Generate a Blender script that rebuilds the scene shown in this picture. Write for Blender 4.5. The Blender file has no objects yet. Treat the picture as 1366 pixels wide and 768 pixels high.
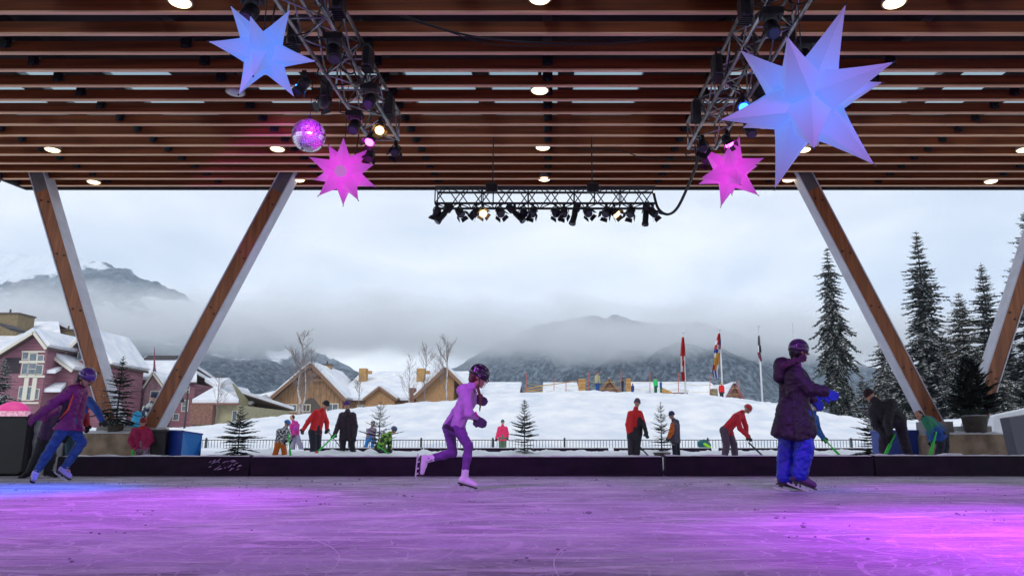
import bpy, math, random
import numpy as np
from mathutils import Vector, Matrix, noise as mnoise
R = math.radians
sc = bpy.context.scene
COL = sc.collection
# ------------------------------------------------------------------ camera, world, sun, exposure
F = 1000.0; PITCH = math.atan(206 / F); CAMZ = 0.5
cd = bpy.data.cameras.new("camera"); cam = bpy.data.objects.new("camera", cd); COL.objects.link(cam)
cam.location = (0, 0, CAMZ); cam.rotation_euler = (R(90) + PITCH, 0, 0)
cd.sensor_width = 36; cd.lens = 36 * F / 1366; cd.shift_x = -50 / 1366
cd.clip_start = 0.05; cd.clip_end = 20000
sc.camera = cam
SUN_EL, SUN_AZ = R(42), R(200)      # from behind the camera, a little to the left
w = bpy.data.worlds.new("World"); sc.world = w; w.use_nodes = True
nt = w.node_tree; nt.nodes.clear()
def N(nt, t, **k):
    n = nt.nodes.new(t)
    for a, v in k.items(): setattr(n, a, v)
    return n
wo = N(nt, 'ShaderNodeOutputWorld'); bg = N(nt, 'ShaderNodeBackground'); bg.inputs[1].default_value = 0.1
sky = N(nt, 'ShaderNodeTexSky', sky_type='NISHITA', sun_disc=False, sun_elevation=SUN_EL, sun_rotation=SUN_AZ)
tc = N(nt, 'ShaderNodeTexCoord'); mp = N(nt, 'ShaderNodeMapping'); mp.inputs['Scale'].default_value = (1, 1, 2.6)
nz = N(nt, 'ShaderNodeTexNoise'); nz.inputs['Scale'].default_value = 2.6; nz.inputs['Detail'].default_value = 7; nz.inputs['Distortion'].default_value = .35
cr = N(nt, 'ShaderNodeValToRGB')
cr.color_ramp.elements[0].position = .36; cr.color_ramp.elements[0].color = (.50, .565, .67, 1)
cr.color_ramp.elements[1].position = .64; cr.color_ramp.elements[1].color = (.76, .79, .84, 1)
sx = N(nt, 'ShaderNodeSeparateXYZ')
mr = N(nt, 'ShaderNodeMapRange'); mr.inputs['From Min'].default_value = .05; mr.inputs['From Max'].default_value = .75
mr.inputs['To Min'].default_value = 12.6; mr.inputs['To Max'].default_value = 8.2
mul = N(nt, 'ShaderNodeVectorMath', operation='SCALE')
mix = N(nt, 'ShaderNodeMix', data_type='RGBA'); mix.inputs[0].default_value = .93
L = nt.links.new
L(tc.outputs['Generated'], mp.inputs[0]); L(mp.outputs[0], nz.inputs['Vector']); L(nz.outputs['Fac'], cr.inputs[0])
L(tc.outputs['Generated'], sx.inputs[0]); L(sx.outputs['Z'], mr.inputs['Value'])
L(cr.outputs[0], mul.inputs[0]); L(mr.outputs[0], mul.inputs['Scale'])
L(sky.outputs[0], mix.inputs[6]); L(mul.outputs[0], mix.inputs[7]); L(mix.outputs[2], bg.inputs[0]); L(bg.outputs[0], wo.inputs[0])
sd = bpy.data.lights.new("sun", 'SUN'); sd.energy = 0.8; sd.angle = R(18); sd.color = (1, .95, .88)
so = bpy.data.objects.new("sun", sd); COL.objects.link(so); so.location = (0, -10, 40)
so.rotation_euler = (R(90) - SUN_EL, 0, R(180) - SUN_AZ)
sc.view_settings.view_transform = 'Standard'; sc.view_settings.look = 'None'
sc.view_settings.exposure = 0.42; sc.view_settings.gamma = 1; sc.view_settings.use_curve_mapping = False
sc.cycles.use_denoising = True; sc.cycles.max_bounces = 14; sc.cycles.volume_bounces = 12
sc.cycles.caustics_reflective = False; sc.cycles.caustics_refractive = False
sc.cycles.sample_clamp_indirect = 6; sc.cycles.volume_max_steps = 128

# ------------------------------------------------------------------ helpers
CP, SP = math.cos(PITCH), math.sin(PITCH)
def P(px, py, d):
    """world point seen at photo pixel (px,py), at ground distance d"""
    u = (px - 733) / F; v = (384 - py) / F
    y = CP - SP * v; z = SP + CP * v
    return Vector((u * d / y, d, CAMZ + z * d / y))
def rt(v): return Vector(v)
def lerp(a, b, t): return a + (b - a) * t
def interp(x, pts):
    if x <= pts[0][0]: return pts[0][1]
    for (a, b), (c, e) in zip(pts, pts[1:]):
        if x <= c: return b + (e - b) * (x - a) / (c - a)
    return pts[-1][1]
def fbm(x, y, z=0, o=4):
    return mnoise.fractal(Vector((x, y, z)), 1.0, 2.0, o)

MATS = {}
def M(name, col, rough=.7, var=0., vs=8., bump=0., bs=40., metal=0., emit=None, es=0., spec=.5, vcol=None, stretch=None, sss=0, detail=5, lo=.35, hi=.65, coat=0):
    if name in MATS: return MATS[name]
    m = bpy.data.materials.new(name); m.use_nodes = True; MATS[name] = m
    n = m.node_tree; b = n.nodes['Principled BSDF']
    b.inputs['Base Color'].default_value = (*col, 1); b.inputs['Roughness'].default_value = rough
    b.inputs['Metallic'].default_value = metal; b.inputs['Specular IOR Level'].default_value = spec
    if coat: b.inputs['Coat Weight'].default_value = coat; b.inputs['Coat Roughness'].default_value = .15
    t = N(n, 'ShaderNodeTexCoord'); mpp = N(n, 'ShaderNodeMapping')
    if stretch: mpp.inputs['Scale'].default_value = stretch
    n.links.new(t.outputs['Object'], mpp.inputs[0])
    if var or vcol:
        z = N(n, 'ShaderNodeTexNoise'); z.inputs['Scale'].default_value = vs; z.inputs['Detail'].default_value = detail
        n.links.new(mpp.outputs[0], z.inputs['Vector'])
        r = N(n, 'ShaderNodeValToRGB'); r.color_ramp.elements[0].position = lo; r.color_ramp.elements[1].position = hi
        c2 = vcol or tuple(min(1, c * (1 + var)) for c in col); c1 = tuple(c * (1 - var) for c in col) if not vcol else col
        r.color_ramp.elements[0].color = (*c1, 1); r.color_ramp.elements[1].color = (*c2, 1)
        n.links.new(z.outputs['Fac'], r.inputs[0]); n.links.new(r.outputs[0], b.inputs['Base Color'])
    if bump:
        z2 = N(n, 'ShaderNodeTexNoise'); z2.inputs['Scale'].default_value = bs; z2.inputs['Detail'].default_value = 6
        bm = N(n, 'ShaderNodeBump'); bm.inputs['Strength'].default_value = 1.0; bm.inputs['Distance'].default_value = bump
        n.links.new(mpp.outputs[0], z2.inputs['Vector']); n.links.new(z2.outputs['Fac'], bm.inputs['Height']); n.links.new(bm.outputs[0], b.inputs['Normal'])
    if emit: b.inputs['Emission Color'].default_value = (*emit, 1); b.inputs['Emission Strength'].default_value = es
    return m

def newobj(name, me, parent=None, loc=None):
    o = bpy.data.objects.new(name, me); COL.objects.link(o)
    if parent is not None:
        o.parent = parent
    if loc is not None: o.location = loc
    return o
def wloc(o):
    v = Vector(o.location)
    while o.parent: o = o.parent; v += Vector(o.location)
    return v
class MB:
    def __init__(s): s.v = []; s.f = []; s.m = []; s.cur = 0; s.sm = []; s.smooth = False
    def add(s, vs, fs):
        b = len(s.v); s.v += [Vector(q) for q in vs]
        for f in fs: s.f.append(tuple(b + i for i in f)); s.m.append(s.cur); s.sm.append(s.smooth)
    def box(s, c, size, rot=None, top=1.0):
        hx, hy, hz = size[0] / 2, size[1] / 2, size[2] / 2
        vs = [Vector((x * hx * (top if z > 0 else 1), y * hy * (top if z > 0 else 1), z * hz)) for z in (-1, 1) for x, y in ((-1, -1), (1, -1), (1, 1), (-1, 1))]
        if rot is not None: vs = [rot @ q for q in vs]
        c = Vector(c); vs = [q + c for q in vs]
        s.add(vs, [(3, 2, 1, 0), (4, 5, 6, 7), (0, 1, 5, 4), (1, 2, 6, 5), (2, 3, 7, 6), (3, 0, 4, 7)])
    def bb(s, x0, x1, y0, y1, z0, z1): s.box(((x0 + x1) / 2, (y0 + y1) / 2, (z0 + z1) / 2), (abs(x1 - x0), abs(y1 - y0), abs(z1 - z0)))
    def bbox_bev(s, x0, x1, y0, y1, z0, z1, r=.02):
        """box with chamfered edges"""
        prof = [(x0 + r, z0), (x1 - r, z0), (x1, z0 + r), (x1, z1 - r), (x1 - r, z1), (x0 + r, z1), (x0, z1 - r), (x0, z0 + r)]
        cx, cz = (x0 + x1) / 2, (z0 + z1) / 2
        def ring(y, k): return [Vector((cx + (a - cx) * k[0], y, cz + (b - cz) * k[1])) for a, b in prof]
        kx = (1 - 2 * r / abs(x1 - x0), 1 - 2 * r / abs(z1 - z0))
        rs = [ring(y0, kx), ring(y0 + r, (1, 1)), ring(y1 - r, (1, 1)), ring(y1, kx)]
        vs = sum(rs, []); fs = []
        for i in range(3):
            for j in range(8): fs.append((i * 8 + j, i * 8 + (j + 1) % 8, i * 8 + 8 + (j + 1) % 8, i * 8 + 8 + j))
        fs.append(tuple(range(7, -1, -1))); fs.append(tuple(24 + j for j in range(8)))
        s.add(vs, fs)
    def beam(s, a, b, wd, ht, up=Vector((0, 0, 1))):
        a = Vector(a); b = Vector(b); d = (b - a).normalized(); sd_ = d.cross(up).normalized(); u = sd_.cross(d).normalized()
        vs = [p + sd_ * x * wd / 2 + u * z * ht / 2 for p in (a, b) for x, z in ((-1, -1), (1, -1), (1, 1), (-1, 1))]
        s.add(vs, [(0, 1, 2, 3), (7, 6, 5, 4), (0, 4, 5, 1), (1, 5, 6, 2), (2, 6, 7, 3), (3, 7, 4, 0)])
    def tube(s, pts, r, n=6, caps=True):
        pts = [Vector(p) for p in pts]; k = len(pts)
        rr = r if isinstance(r, (list, tuple)) else [r] * k
        b = len(s.v); pu = None
        for i, p in enumerate(pts):
            d = (pts[min(i + 1, k - 1)] - pts[max(i - 1, 0)])
            d = d.normalized() if d.length > 1e-9 else Vector((0, 0, 1))
            if pu is None: pu = Vector((0, 0, 1)) if abs(d.z) < .9 else Vector((1, 0, 0))
            u = (pu - d * pu.dot(d)); u = u.normalized() if u.length > 1e-6 else d.orthogonal().normalized()
            pu = u; v = d.cross(u)
            for j in range(n):
                a = 2 * math.pi * j / n; s.v.append(p + (u * math.cos(a) + v * math.sin(a)) * rr[i])
        for i in range(k - 1):
            for j in range(n):
                s.f.append((b + i * n + j, b + i * n + (j + 1) % n, b + (i + 1) * n + (j + 1) % n, b + (i + 1) * n + j)); s.m.append(s.cur); s.sm.append(n > 4)
        if caps:
            s.f.append(tuple(b + j for j in range(n - 1, -1, -1))); s.m.append(s.cur); s.sm.append(False)
            s.f.append(tuple(b + (k - 1) * n + j for j in range(n))); s.m.append(s.cur); s.sm.append(False)
    def sphere(s, c, r, n=12, k=8, sc_=(1, 1, 1)):
        c = Vector(c); vs = []; fs = []
        for i in range(k + 1):
            t = math.pi * i / k
            for j in range(n):
                a = 2 * math.pi * j / n
                vs.append(c + Vector((math.sin(t) * math.cos(a) * r * sc_[0], math.sin(t) * math.sin(a) * r * sc_[1], math.cos(t) * r * sc_[2])))
        for i in range(k):
            for j in range(n):
                fs.append((i * n + j, (i + 1) * n + j, (i + 1) * n + (j + 1) % n, i * n + (j + 1) % n))
        o = s.smooth; s.smooth = True; s.add(vs, fs); s.smooth = o
    def build(s, name, mat, parent=None, origin=None):
        if parent is not None: off = wloc(parent); loc = None
        elif origin is not None: off = Vector(origin); loc = off
        else:
            xs = [q.x for q in s.v]; ys = [q.y for q in s.v]; zs = [q.z for q in s.v]
            off = Vector(((min(xs) + max(xs)) / 2, (min(ys) + max(ys)) / 2, min(zs))); loc = off
        me = bpy.data.meshes.new(name); me.from_pydata([tuple(q - off) for q in s.v], [], s.f)
        for m_ in (mat if isinstance(mat, (list, tuple)) else [mat]): me.materials.append(m_)
        if len(me.polygons) == len(s.m):
            me.polygons.foreach_set('material_index', s.m); me.polygons.foreach_set('use_smooth', s.sm)
        me.validate(); me.update()
        return newobj(name, me, parent, loc)
def tag(o, label=None, cat=None, group=None, kind=None):
    if label: o['label'] = label
    if cat: o['category'] = cat
    if group: o['group'] = group
    if kind: o['kind'] = kind
    return o
def thing(name, loc, label, cat, group=None):
    o = bpy.data.objects.new(name, None); o.empty_display_size = .1; COL.objects.link(o); o.location = loc
    return tag(o, label, cat, group)
def link_copy(o, loc, label, group=None):
    c = o.copy(); COL.objects.link(c); c.location = loc; c['label'] = label
    if group: c['group'] = group
    for ch in list(o.children):
        d = ch.copy(); COL.objects.link(d); d.parent = c
        for g in list(ch.children):
            e = g.copy(); COL.objects.link(e); e.parent = d
    return c

# ------------------------------------------------------------------ implicit surface bodies (surface nets)
def sdf_mesh(prims, vox, k=.02, fold=0., seed=0):
    pts = []
    for q in prims:
        if q[0] == 'c':
            pts += [(q[1], q[3]), (q[2], q[4])]
        elif q[0] == 'e': pts.append((q[1], max(q[2])))
    lo = np.array([min(p[i] - r for p, r in pts) for i in range(3)]) - 3 * vox - k
    hi = np.array([max(p[i] + r for p, r in pts) for i in range(3)]) + 3 * vox + k
    n = np.ceil((hi - lo) / vox).astype(int) + 1
    ax = [lo[i] + vox * np.arange(n[i]) for i in range(3)]
    f = np.full(n, 1.0)
    for q in prims:
        t = q[0]
        if t == 'cut':
            p0, nn = np.array(q[1]), np.array(q[2])
            X = ax[0][:, None, None] - p0[0]; Y = ax[1][None, :, None] - p0[1]; Z = ax[2][None, None, :] - p0[2]
            f = np.maximum(f, X * nn[0] + Y * nn[1] + Z * nn[2]); continue
        kk = k
        if t in ('c', '-c'):
            a, b, ra, rb = np.array(q[1]), np.array(q[2]), q[3], q[4]; rm = max(ra, rb)
            l_ = np.minimum(a, b) - rm; h_ = np.maximum(a, b) + rm
        else:
            c, rad, rot = np.array(q[1]), np.array(q[2]), np.array(q[3]); rm = max(rad); l_ = c - rm; h_ = c + rm
        mg = 2.5 * vox + k * 1.5
        i0 = np.maximum(0, np.floor((l_ - mg - lo) / vox).astype(int)); i1 = np.minimum(n, np.ceil((h_ + mg - lo) / vox).astype(int) + 1)
        if (i1 <= i0).any(): continue
        sl = tuple(slice(i0[i], i1[i]) for i in range(3))
        X, Y, Z = np.meshgrid(ax[0][sl[0]], ax[1][sl[1]], ax[2][sl[2]], indexing='ij')
        if t in ('c', '-c'):
            d = b - a; L2 = max(1e-12, d @ d)
            h = np.clip(((X - a[0]) * d[0] + (Y - a[1]) * d[1] + (Z - a[2]) * d[2]) / L2, 0, 1)
            g = np.sqrt((X - a[0] - h * d[0]) ** 2 + (Y - a[1] - h * d[1]) ** 2 + (Z - a[2] - h * d[2]) ** 2) - (ra + (rb - ra) * h)
        else:
            q3 = np.stack([X - c[0], Y - c[1], Z - c[2]], -1) @ rot.T   # rows of rot = local axes
            k0 = np.sqrt(((q3 / rad) ** 2).sum(-1)) + 1e-9; k1 = np.sqrt(((q3 / rad ** 2) ** 2).sum(-1)) + 1e-9
            g = k0 * (k0 - 1) / k1
        cur = f[sl]
        if t[0] == '-':
            f[sl] = np.maximum(cur, -g)
        else:
            h = np.clip(.5 + .5 * (cur - g) / kk, 0, 1)
            f[sl] = cur * (1 - h) + g * h - kk * h * (1 - h)
    if fold:
        X = ax[0][:, None, None]; Y = ax[1][None, :, None]; Z = ax[2][None, None, :]
        s1 = seed * 1.7
        wv = np.sin(X * 31 + 9 * np.sin(Z * 13 + s1) + s1) * np.sin(Z * 37 + 5 * np.sin(Y * 19 + X * 11 + s1)) + .6 * np.sin(Z * 61 + X * 43 + 4 * np.sin(Y * 33 + s1)) + .4 * np.sin(Z * 90 - X * 70 + 3 * np.sin(X * 50 + Y * 41))
        f = f + fold * wv
    f[0] = f[-1] = 1; f[:, 0] = f[:, -1] = 1; f[:, :, 0] = f[:, :, -1] = 1
    neg = f < 0
    C = [(0, 0, 0), (1, 0, 0), (0, 1, 0), (1, 1, 0), (0, 0, 1), (1, 0, 1), (0, 1, 1), (1, 1, 1)]
    m = tuple(x - 1 for x in f.shape)
    def cor(A, c): return A[c[0]:c[0] + m[0], c[1]:c[1] + m[1], c[2]:c[2] + m[2]]
    cnt = sum(cor(neg, c).astype(np.int8) for c in C); act = (cnt > 0) & (cnt < 8)
    idx = np.full(m, -1); I = np.argwhere(act); idx[act] = np.arange(len(I))
    acc = np.zeros((len(I), 3)); ne = np.zeros(len(I))
    val = [cor(f, c)[act] for c in C]
    for a in range(8):
        for b in range(a + 1, 8):
            da = np.array(C[b]) - np.array(C[a])
            if abs(da).sum() != 1: continue
            va, vb = val[a], val[b]; cr_ = (va < 0) != (vb < 0)
            tt = np.where(cr_, va / np.where(cr_, va - vb, 1), 0)
            pt = np.array(C[a])[None] + tt[:, None] * da[None]
            acc += pt * cr_[:, None]; ne += cr_
    V = lo + (I + acc / ne[:, None]) * vox
    quads = []
    for axis in range(3):
        o1, o2 = (axis + 1) % 3, (axis + 2) % 3
        s0 = [slice(1, -1)] * 3; s0[axis] = slice(0, -1); s1_ = [slice(1, -1)] * 3; s1_[axis] = slice(1, None)
        A = neg[tuple(s0)]; B = neg[tuple(s1_)]
        for flip, msk in ((False, A & ~B), (True, ~A & B)):
            E = np.argwhere(msk) + 1; E[:, axis] -= 1
            if not len(E): continue
            def g_(d1, d2):
                e = E.copy(); e[:, o1] -= d1; e[:, o2] -= d2; return idx[e[:, 0], e[:, 1], e[:, 2]]
            qd = np.stack([g_(1, 1), g_(0, 1), g_(0, 0), g_(1, 0)], 1)
            if flip: qd = qd[:, ::-1]
            quads.append(qd)
    Q = np.concatenate(quads); Q = Q[(Q >= 0).all(1)]
    return V, Q
def sdf_obj(name, prims, vox, mat, parent, k=.02, fold=0., seed=0):
    V, Q = sdf_mesh(prims, vox, k, fold, seed)
    off = np.array(wloc(parent)) if parent else np.array([V[:, 0].mean(), V[:, 1].mean(), V[:, 2].min()])
    me = bpy.data.meshes.new(name); me.from_pydata((V - off).tolist(), [], Q.tolist())
    me.materials.append(mat); me.polygons.foreach_set('use_smooth', [True] * len(me.polygons)); me.update()
    return newobj(name, me, parent, None if parent else Vector(off))

# ------------------------------------------------------------------ materials
snow_m = M('snow', (.66, .71, .80), .6, vcol=(.86, .87, .89), vs=.7, bump=.06, bs=3.5, spec=.3, detail=9)
snow_fine = M('snow_fine', (.86, .88, .92), .65, var=.04, vs=6, bump=.01, bs=30, spec=.3)
black_m = M('black_metal', (.012, .012, .014), .45, bump=.001, bs=60)
dark_m = M('dark_metal', (.03, .03, .034), .4, metal=.3)
alu = M('aluminium', (.34, .34, .37), .28, metal=1, var=.5, vs=6)
cable_m = M('cable_rubber', (.012, .012, .014), .5)
purple_board = M('board_vinyl', (.012, .005, .016), .6, vcol=(.022, .007, .026), vs=3, bump=.02, bs=6, spec=.2)
glass_dark = M('window_glass', (.12, .16, .2), .12, spec=.8, var=.3, vs=1.5)

# ------------------------------------------------------------------ snow ground, ice, hill, mountains
CREST = [(-400, 560), (230, 573), (301, 567), (340, 561), (375, 557), (425, 551), (462, 547), (534, 540), (560, 537), (601, 536), (651, 526), (707, 525), (770, 522), (830, 524), (937, 527), (992, 534), (1031, 539), (1102, 553), (1143, 559), (1204, 561), (1366, 557), (1900, 550)]
def sstep(a, b, x):
    t = max(0, min(1, (x - a) / (b - a))); return t * t * (3 - 2 * t)
def ground_h(x, y):
    zc = 50 * CP + 2 * SP
    px = 733 + x * F / zc * (50 / max(30, y)) ** .5
    crest = P(px, interp(px, CREST), 50).z
    b = .10 + .17 * sstep(15, 30, y)
    bump = .035 * fbm(x * 1.9, y * 1.9, 3) + .02 * fbm(x * 6, y * 6, 1)
    up = sstep(33, 50, y) ** .8 if y > 33 else 0
    z = b + (crest - b) * up + bump * (1 + 2.6 * up * (1 - .6 * sstep(46, 50, y))) + .16 * up * (1 - sstep(45, 50, y)) * abs(fbm(x * .9, y * .45, 12, 5)) - .07 * up * max(0, 1 - abs((y - 40 - .25 * x + 1.5 * math.sin(x * .3)) / .8)) - .06 * up * max(0, 1 - abs((y - 43 + .3 * x + math.sin(x * .4)) / .7)) + .10 * up * fbm(x * .5, y * .5, 8) * (1 - sstep(46, 50, y) * .7)
    if y > 52: z = lerp(z, crest * .95, sstep(52, 60, y)); z = lerp(z, .8, sstep(66, 80, y))
    return z
def grid_obj(name, xs, ys, fn, mat, smooth=True):
    vs = [(x, y, fn(x, y)) for y in ys for x in xs]; nx = len(xs)
    fs = [(j * nx + i, j * nx + i + 1, (j + 1) * nx + i + 1, (j + 1) * nx + i) for j in range(len(ys) - 1) for i in range(nx - 1)]
    me = bpy.data.meshes.new(name); me.from_pydata(vs, [], fs); me.materials.append(mat)
    if smooth: me.polygons.foreach_set('use_smooth', [True] * len(me.polygons))
    me.update(); return newobj(name, me)
xs = [-60 + 120 * i / 420 for i in range(421)]
ys = [12.1 + .16 * i for i in range(130)] + [33 + .45 * i for i in range(90)] + [74, 78, 84, 95]
tag(grid_obj('snow_ground', xs, ys, ground_h, snow_m), kind='structure')
mb = MB(); mb.add([(-9000, -3000, -.35), (9000, -3000, -.35), (9000, 9000, -.35), (-9000, 9000, -.35)], [(0, 1, 2, 3)])
tag(mb.build('terrain', snow_m, origin=(0, 0, -.35)), kind='structure')
mb = MB(); mb.bb(-400, 400, 90, 420, -.3, .79)
tag(mb.build('valley_ground', snow_m, origin=(0, 90, 0)), kind='structure')

def ice_mat():
    m = bpy.data.materials.new('ice'); m.use_nodes = True; n = m.node_tree; b = n.nodes['Principled BSDF']; l = n.links.new
    t = N(n, 'ShaderNodeTexCoord')
    def noise(scale, st, det=6, dist=0.):
        mp_ = N(n, 'ShaderNodeMapping'); mp_.inputs['Scale'].default_value = st; l(t.outputs['Object'], mp_.inputs[0])
        z = N(n, 'ShaderNodeTexNoise'); z.inputs['Scale'].default_value = scale; z.inputs['Detail'].default_value = det; z.inputs['Distortion'].default_value = dist
        l(mp_.outputs[0], z.inputs['Vector']); return z.outputs['Fac']
    def ramp(src, p0, c0, p1, c1):
        r = N(n, 'ShaderNodeValToRGB'); r.color_ramp.elements[0].position = p0; r.color_ramp.elements[1].position = p1
        r.color_ramp.elements[0].color = (*c0, 1); r.color_ramp.elements[1].color = (*c1, 1); l(src, r.inputs[0]); return r.outputs[0]
    def mx(a, b_, fac, mode='MIX'):
        q = N(n, 'ShaderNodeMix', data_type='RGBA', blend_type=mode)
        if isinstance(fac, float): q.inputs[0].default_value = fac
        else: l(fac, q.inputs[0])
        l(a, q.inputs[6]); l(b_, q.inputs[7]); return q.outputs[2]
    base = ramp(noise(1.1, (1, 1.6, 1), 8, .6), .35, (.36, .34, .42), .66, (.60, .58, .68))
    frost = ramp(noise(2.2, (.5, 2.2, 1), 9, 1.2), .50, (0, 0, 0), .66, (.9, .9, .9))
    white = ramp(noise(5, (1, 1, 1)), 0, (.88, .88, .92), 1, (.9, .9, .93))
    c = mx(base, white, frost)
    dark = ramp(noise(3.3, (.45, 3.0, 1), 7, .4), .655, (0, 0, 0), .70, (.65, .65, .65))
    dk = ramp(noise(5, (1, 1, 1)), 0, (.14, .1, .17), 1, (.18, .14, .2))
    c = mx(c, dk, dark)
    for sc_, wid_, st_ in ((.55, .0045, (1, 1, 1)), (.9, .0035, (1.4, .8, 1)), (1.6, .0045, (.8, 1.3, 1)), (2.6, .006, (1, 1, 1))):
        f_ = noise(sc_, st_, 1.2, .8); a_ = N(n, 'ShaderNodeMath', operation='PINGPONG'); a_.inputs[1].default_value = .045; l(f_, a_.inputs[0])
        c_ = N(n, 'ShaderNodeMath', operation='LESS_THAN'); c_.inputs[1].default_value = wid_; l(a_.outputs[0], c_.inputs[0])
        mk = ramp(noise(sc_ * 3.1, (1, 1, 1), 3), .42, (0, 0, 0), .58, (.5, .5, .5)); pr = N(n, 'ShaderNodeMath', operation='MULTIPLY'); l(c_.outputs[0], pr.inputs[0]); l(mk, pr.inputs[1])
        c = mx(c, white, pr.outputs[0])
    grit = ramp(noise(38, (1, 1, 1), 3), .66, (0, 0, 0), .74, (.5, .5, .5)); c = mx(c, dk, grit)
    l(c, b.inputs['Base Color'])
    rr = ramp(noise(1.7, (.6, 2, 1), 7, .5), .35, (.42, .42, .42), .7, (.75, .75, .75)); l(rr, b.inputs['Roughness'])
    bm = N(n, 'ShaderNodeBump'); bm.inputs['Distance'].default_value = .04; bm.inputs['Strength'].default_value = 1
    add = N(n, 'ShaderNodeMath', operation='ADD'); l(noise(14, (1, 2.5, 1), 8), add.inputs[0]); l(frost, add.inputs[1]); l(add.outputs[0], bm.inputs['Height'])
    l(bm.outputs[0], b.inputs['Normal']); b.inputs['Specular IOR Level'].default_value = .25
    return m
xs = [-17 + .17 * i for i in range(201)]
def ice_h(x, y): return .004 * fbm(x * 1.3, y * 2.2, 5) if y > 1 else 0.
ysi = [-16, -12, -8, -4, 0, 1] + [1.2 + .09 * i for i in range(122)]
tag(grid_obj('ice_rink', xs, ysi, ice_h, ice_mat()), kind='structure')
# raked curls and grooves scratched by blades, loose shavings
random.seed(4)
mb = MB(); mb2 = MB()
for i in range(190):
    x, y = random.uniform(-7, 6.5), random.uniform(3.2, 11.2); n_ = random.randint(1, 4)
    for j in range(n_):
        s_ = random.uniform(.003, .008) * (1 + (random.random() < .06) * 1.2)
        q = Vector((x + random.gauss(0, .05), y + random.gauss(0, .04), .002))
        mb.sphere(q + Vector((0, 0, s_ * .4)), s_, 6, 4, (1.5, 1, .6))
shard_m = M('ice_shavings', (.30, .24, .34), .5, var=.4, vs=30)
tag(mb.build('ice_shavings', shard_m, origin=(0, 0, 0)), 'small dark chips and snow crumbs scattered over the ice', 'ice chips', kind='stuff')

# crumbs of white snow and thin ridges thrown up by blades
mb = MB(); rr0 = random.Random(8)
for i in range(900):
    y = 2.6 + 8.8 * rr0.random() ** 1.3; x = rr0.uniform(-1, 1) * (1.5 + y * .8) + .1; s_ = rr0.uniform(.002, .006)
    mb.sphere((x, y, s_ * .3 + .002), s_, 5, 3, (1.6, 1.2, .6))
for i in range(26):
    y = rr0.uniform(2.9, 10.5); x = rr0.uniform(-1, 1) * (1 + y * .75); a = rr0.uniform(0, 6.28); k = rr0.gauss(0, .5); ln = rr0.uniform(.5, 2.4); n = 22; pts = []; rad_ = []
    for j in range(n + 1):
        pts.append(Vector((x, y, .004 + ice_h(x, y)))); rad_.append(.0004 + .0018 * abs(math.sin(3.14 * j / n)) * rr0.uniform(.5, 1.2)); a += k * ln / n; x += math.cos(a) * ln / n; y += math.sin(a) * ln / n
    if min(p.y for p in pts) > 1.5 and max(p.y for p in pts) < 11.5: mb.tube(pts, rad_, 4)
tag(mb.build('snow_crumbs', snow_fine, origin=(0, 0, 0)), 'white snow crumbs and thin curved blade cuts on the ice', 'snow crumbs', kind='stuff')
forest_nodes = None
def forest_mat(name, dark, snow, sc1, thr):
    m = bpy.data.materials.new(name); m.use_nodes = True; n = m.node_tree; b = n.nodes['Principled BSDF']; l = n.links.new
    t = N(n, 'ShaderNodeTexCoord'); b.inputs['Roughness'].default_value = .95; b.inputs['Specular IOR Level'].default_value = .1
    mp_ = N(n, 'ShaderNodeMapping'); mp_.inputs['Scale'].default_value = (1, .7, .45); l(t.outputs['Object'], mp_.inputs[0])
    a = N(n, 'ShaderNodeTexNoise'); a.inputs['Scale'].default_value = sc1; a.inputs['Detail'].default_value = 9; a.inputs['Roughness'].default_value = .75
    c = N(n, 'ShaderNodeTexNoise'); c.inputs['Scale'].default_value = sc1 * .045; c.inputs['Detail'].default_value = 8; c.inputs['Roughness'].default_value = .72
    l(mp_.outputs[0], a.inputs[0]); l(t.outputs['Object'], c.inputs[0])
    r1 = N(n, 'ShaderNodeValToRGB'); r1.color_ramp.elements[0].position = .45; r1.color_ramp.elements[1].position = .62
    r1.color_ramp.elements[0].color = (*dark, 1); r1.color_ramp.elements[1].color = (.20, .24, .29, 1); l(a.outputs['Fac'], r1.inputs[0])
    r2 = N(n, 'ShaderNodeValToRGB'); r2.color_ramp.elements[0].position = thr; r2.color_ramp.elements[1].position = thr + .035
    l(c.outputs['Fac'], r2.inputs[0])
    x = N(n, 'ShaderNodeMix', data_type='RGBA'); l(r2.outputs[0], x.inputs[0]); l(r1.outputs[0], x.inputs[6]); x.inputs[7].default_value = (*snow, 1)
    l(x.outputs[2], b.inputs['Base Color']); return m
def mountain(name, D, prof, y0, depth_back, mat, seed, rough=14., nx=420, ny=90, frq=.006):
    x0, x1 = P(prof[0][0], 500, D).x, P(prof[-1][0], 500, D).x
    xs = [lerp(x0, x1, i / (nx - 1)) for i in range(nx)]
    ys = [lerp(y0, D, (j / (ny - 1)) ** .8) for j in range(ny)] + [D + depth_back * (j + 1) / 10 for j in range(10)]
    def h(x, y):
        # the profile is followed on the ridge line itself
        u = x / D * (D * 1.0); zc = D * CP + 300 * SP; px = 733 + u * F / zc
        top = P(px, interp(px, prof), D).z
        t = (y - y0) / (D - y0)
        e = (t ** 1.25) if t <= 1 else max(0, 1 - ((y - D) / depth_back) ** 1.5)
        s_ = math.sin(math.pi * min(1, t) ) if t <= 1 else .5
        n1 = fbm(x * frq * .35, y * frq * .35, seed, 5) * top * .28 * (s_ + .05)
        n2 = fbm(x * frq * 2, y * frq * 2, seed + 4, 5) * rough
        return max(-3, top * e + n1 + n2 * min(1, t * 3 + .1))
    return tag(grid_obj(name, xs, ys, h, mat, smooth=False), kind='structure')
fm1 = forest_mat('mountain_forest', (.012, .026, .042), (.75, .78, .85), .10, .655)
fm2 = forest_mat('mountain_alpine', (.04, .05, .06), (.8, .84, .9), .03, .50)
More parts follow.
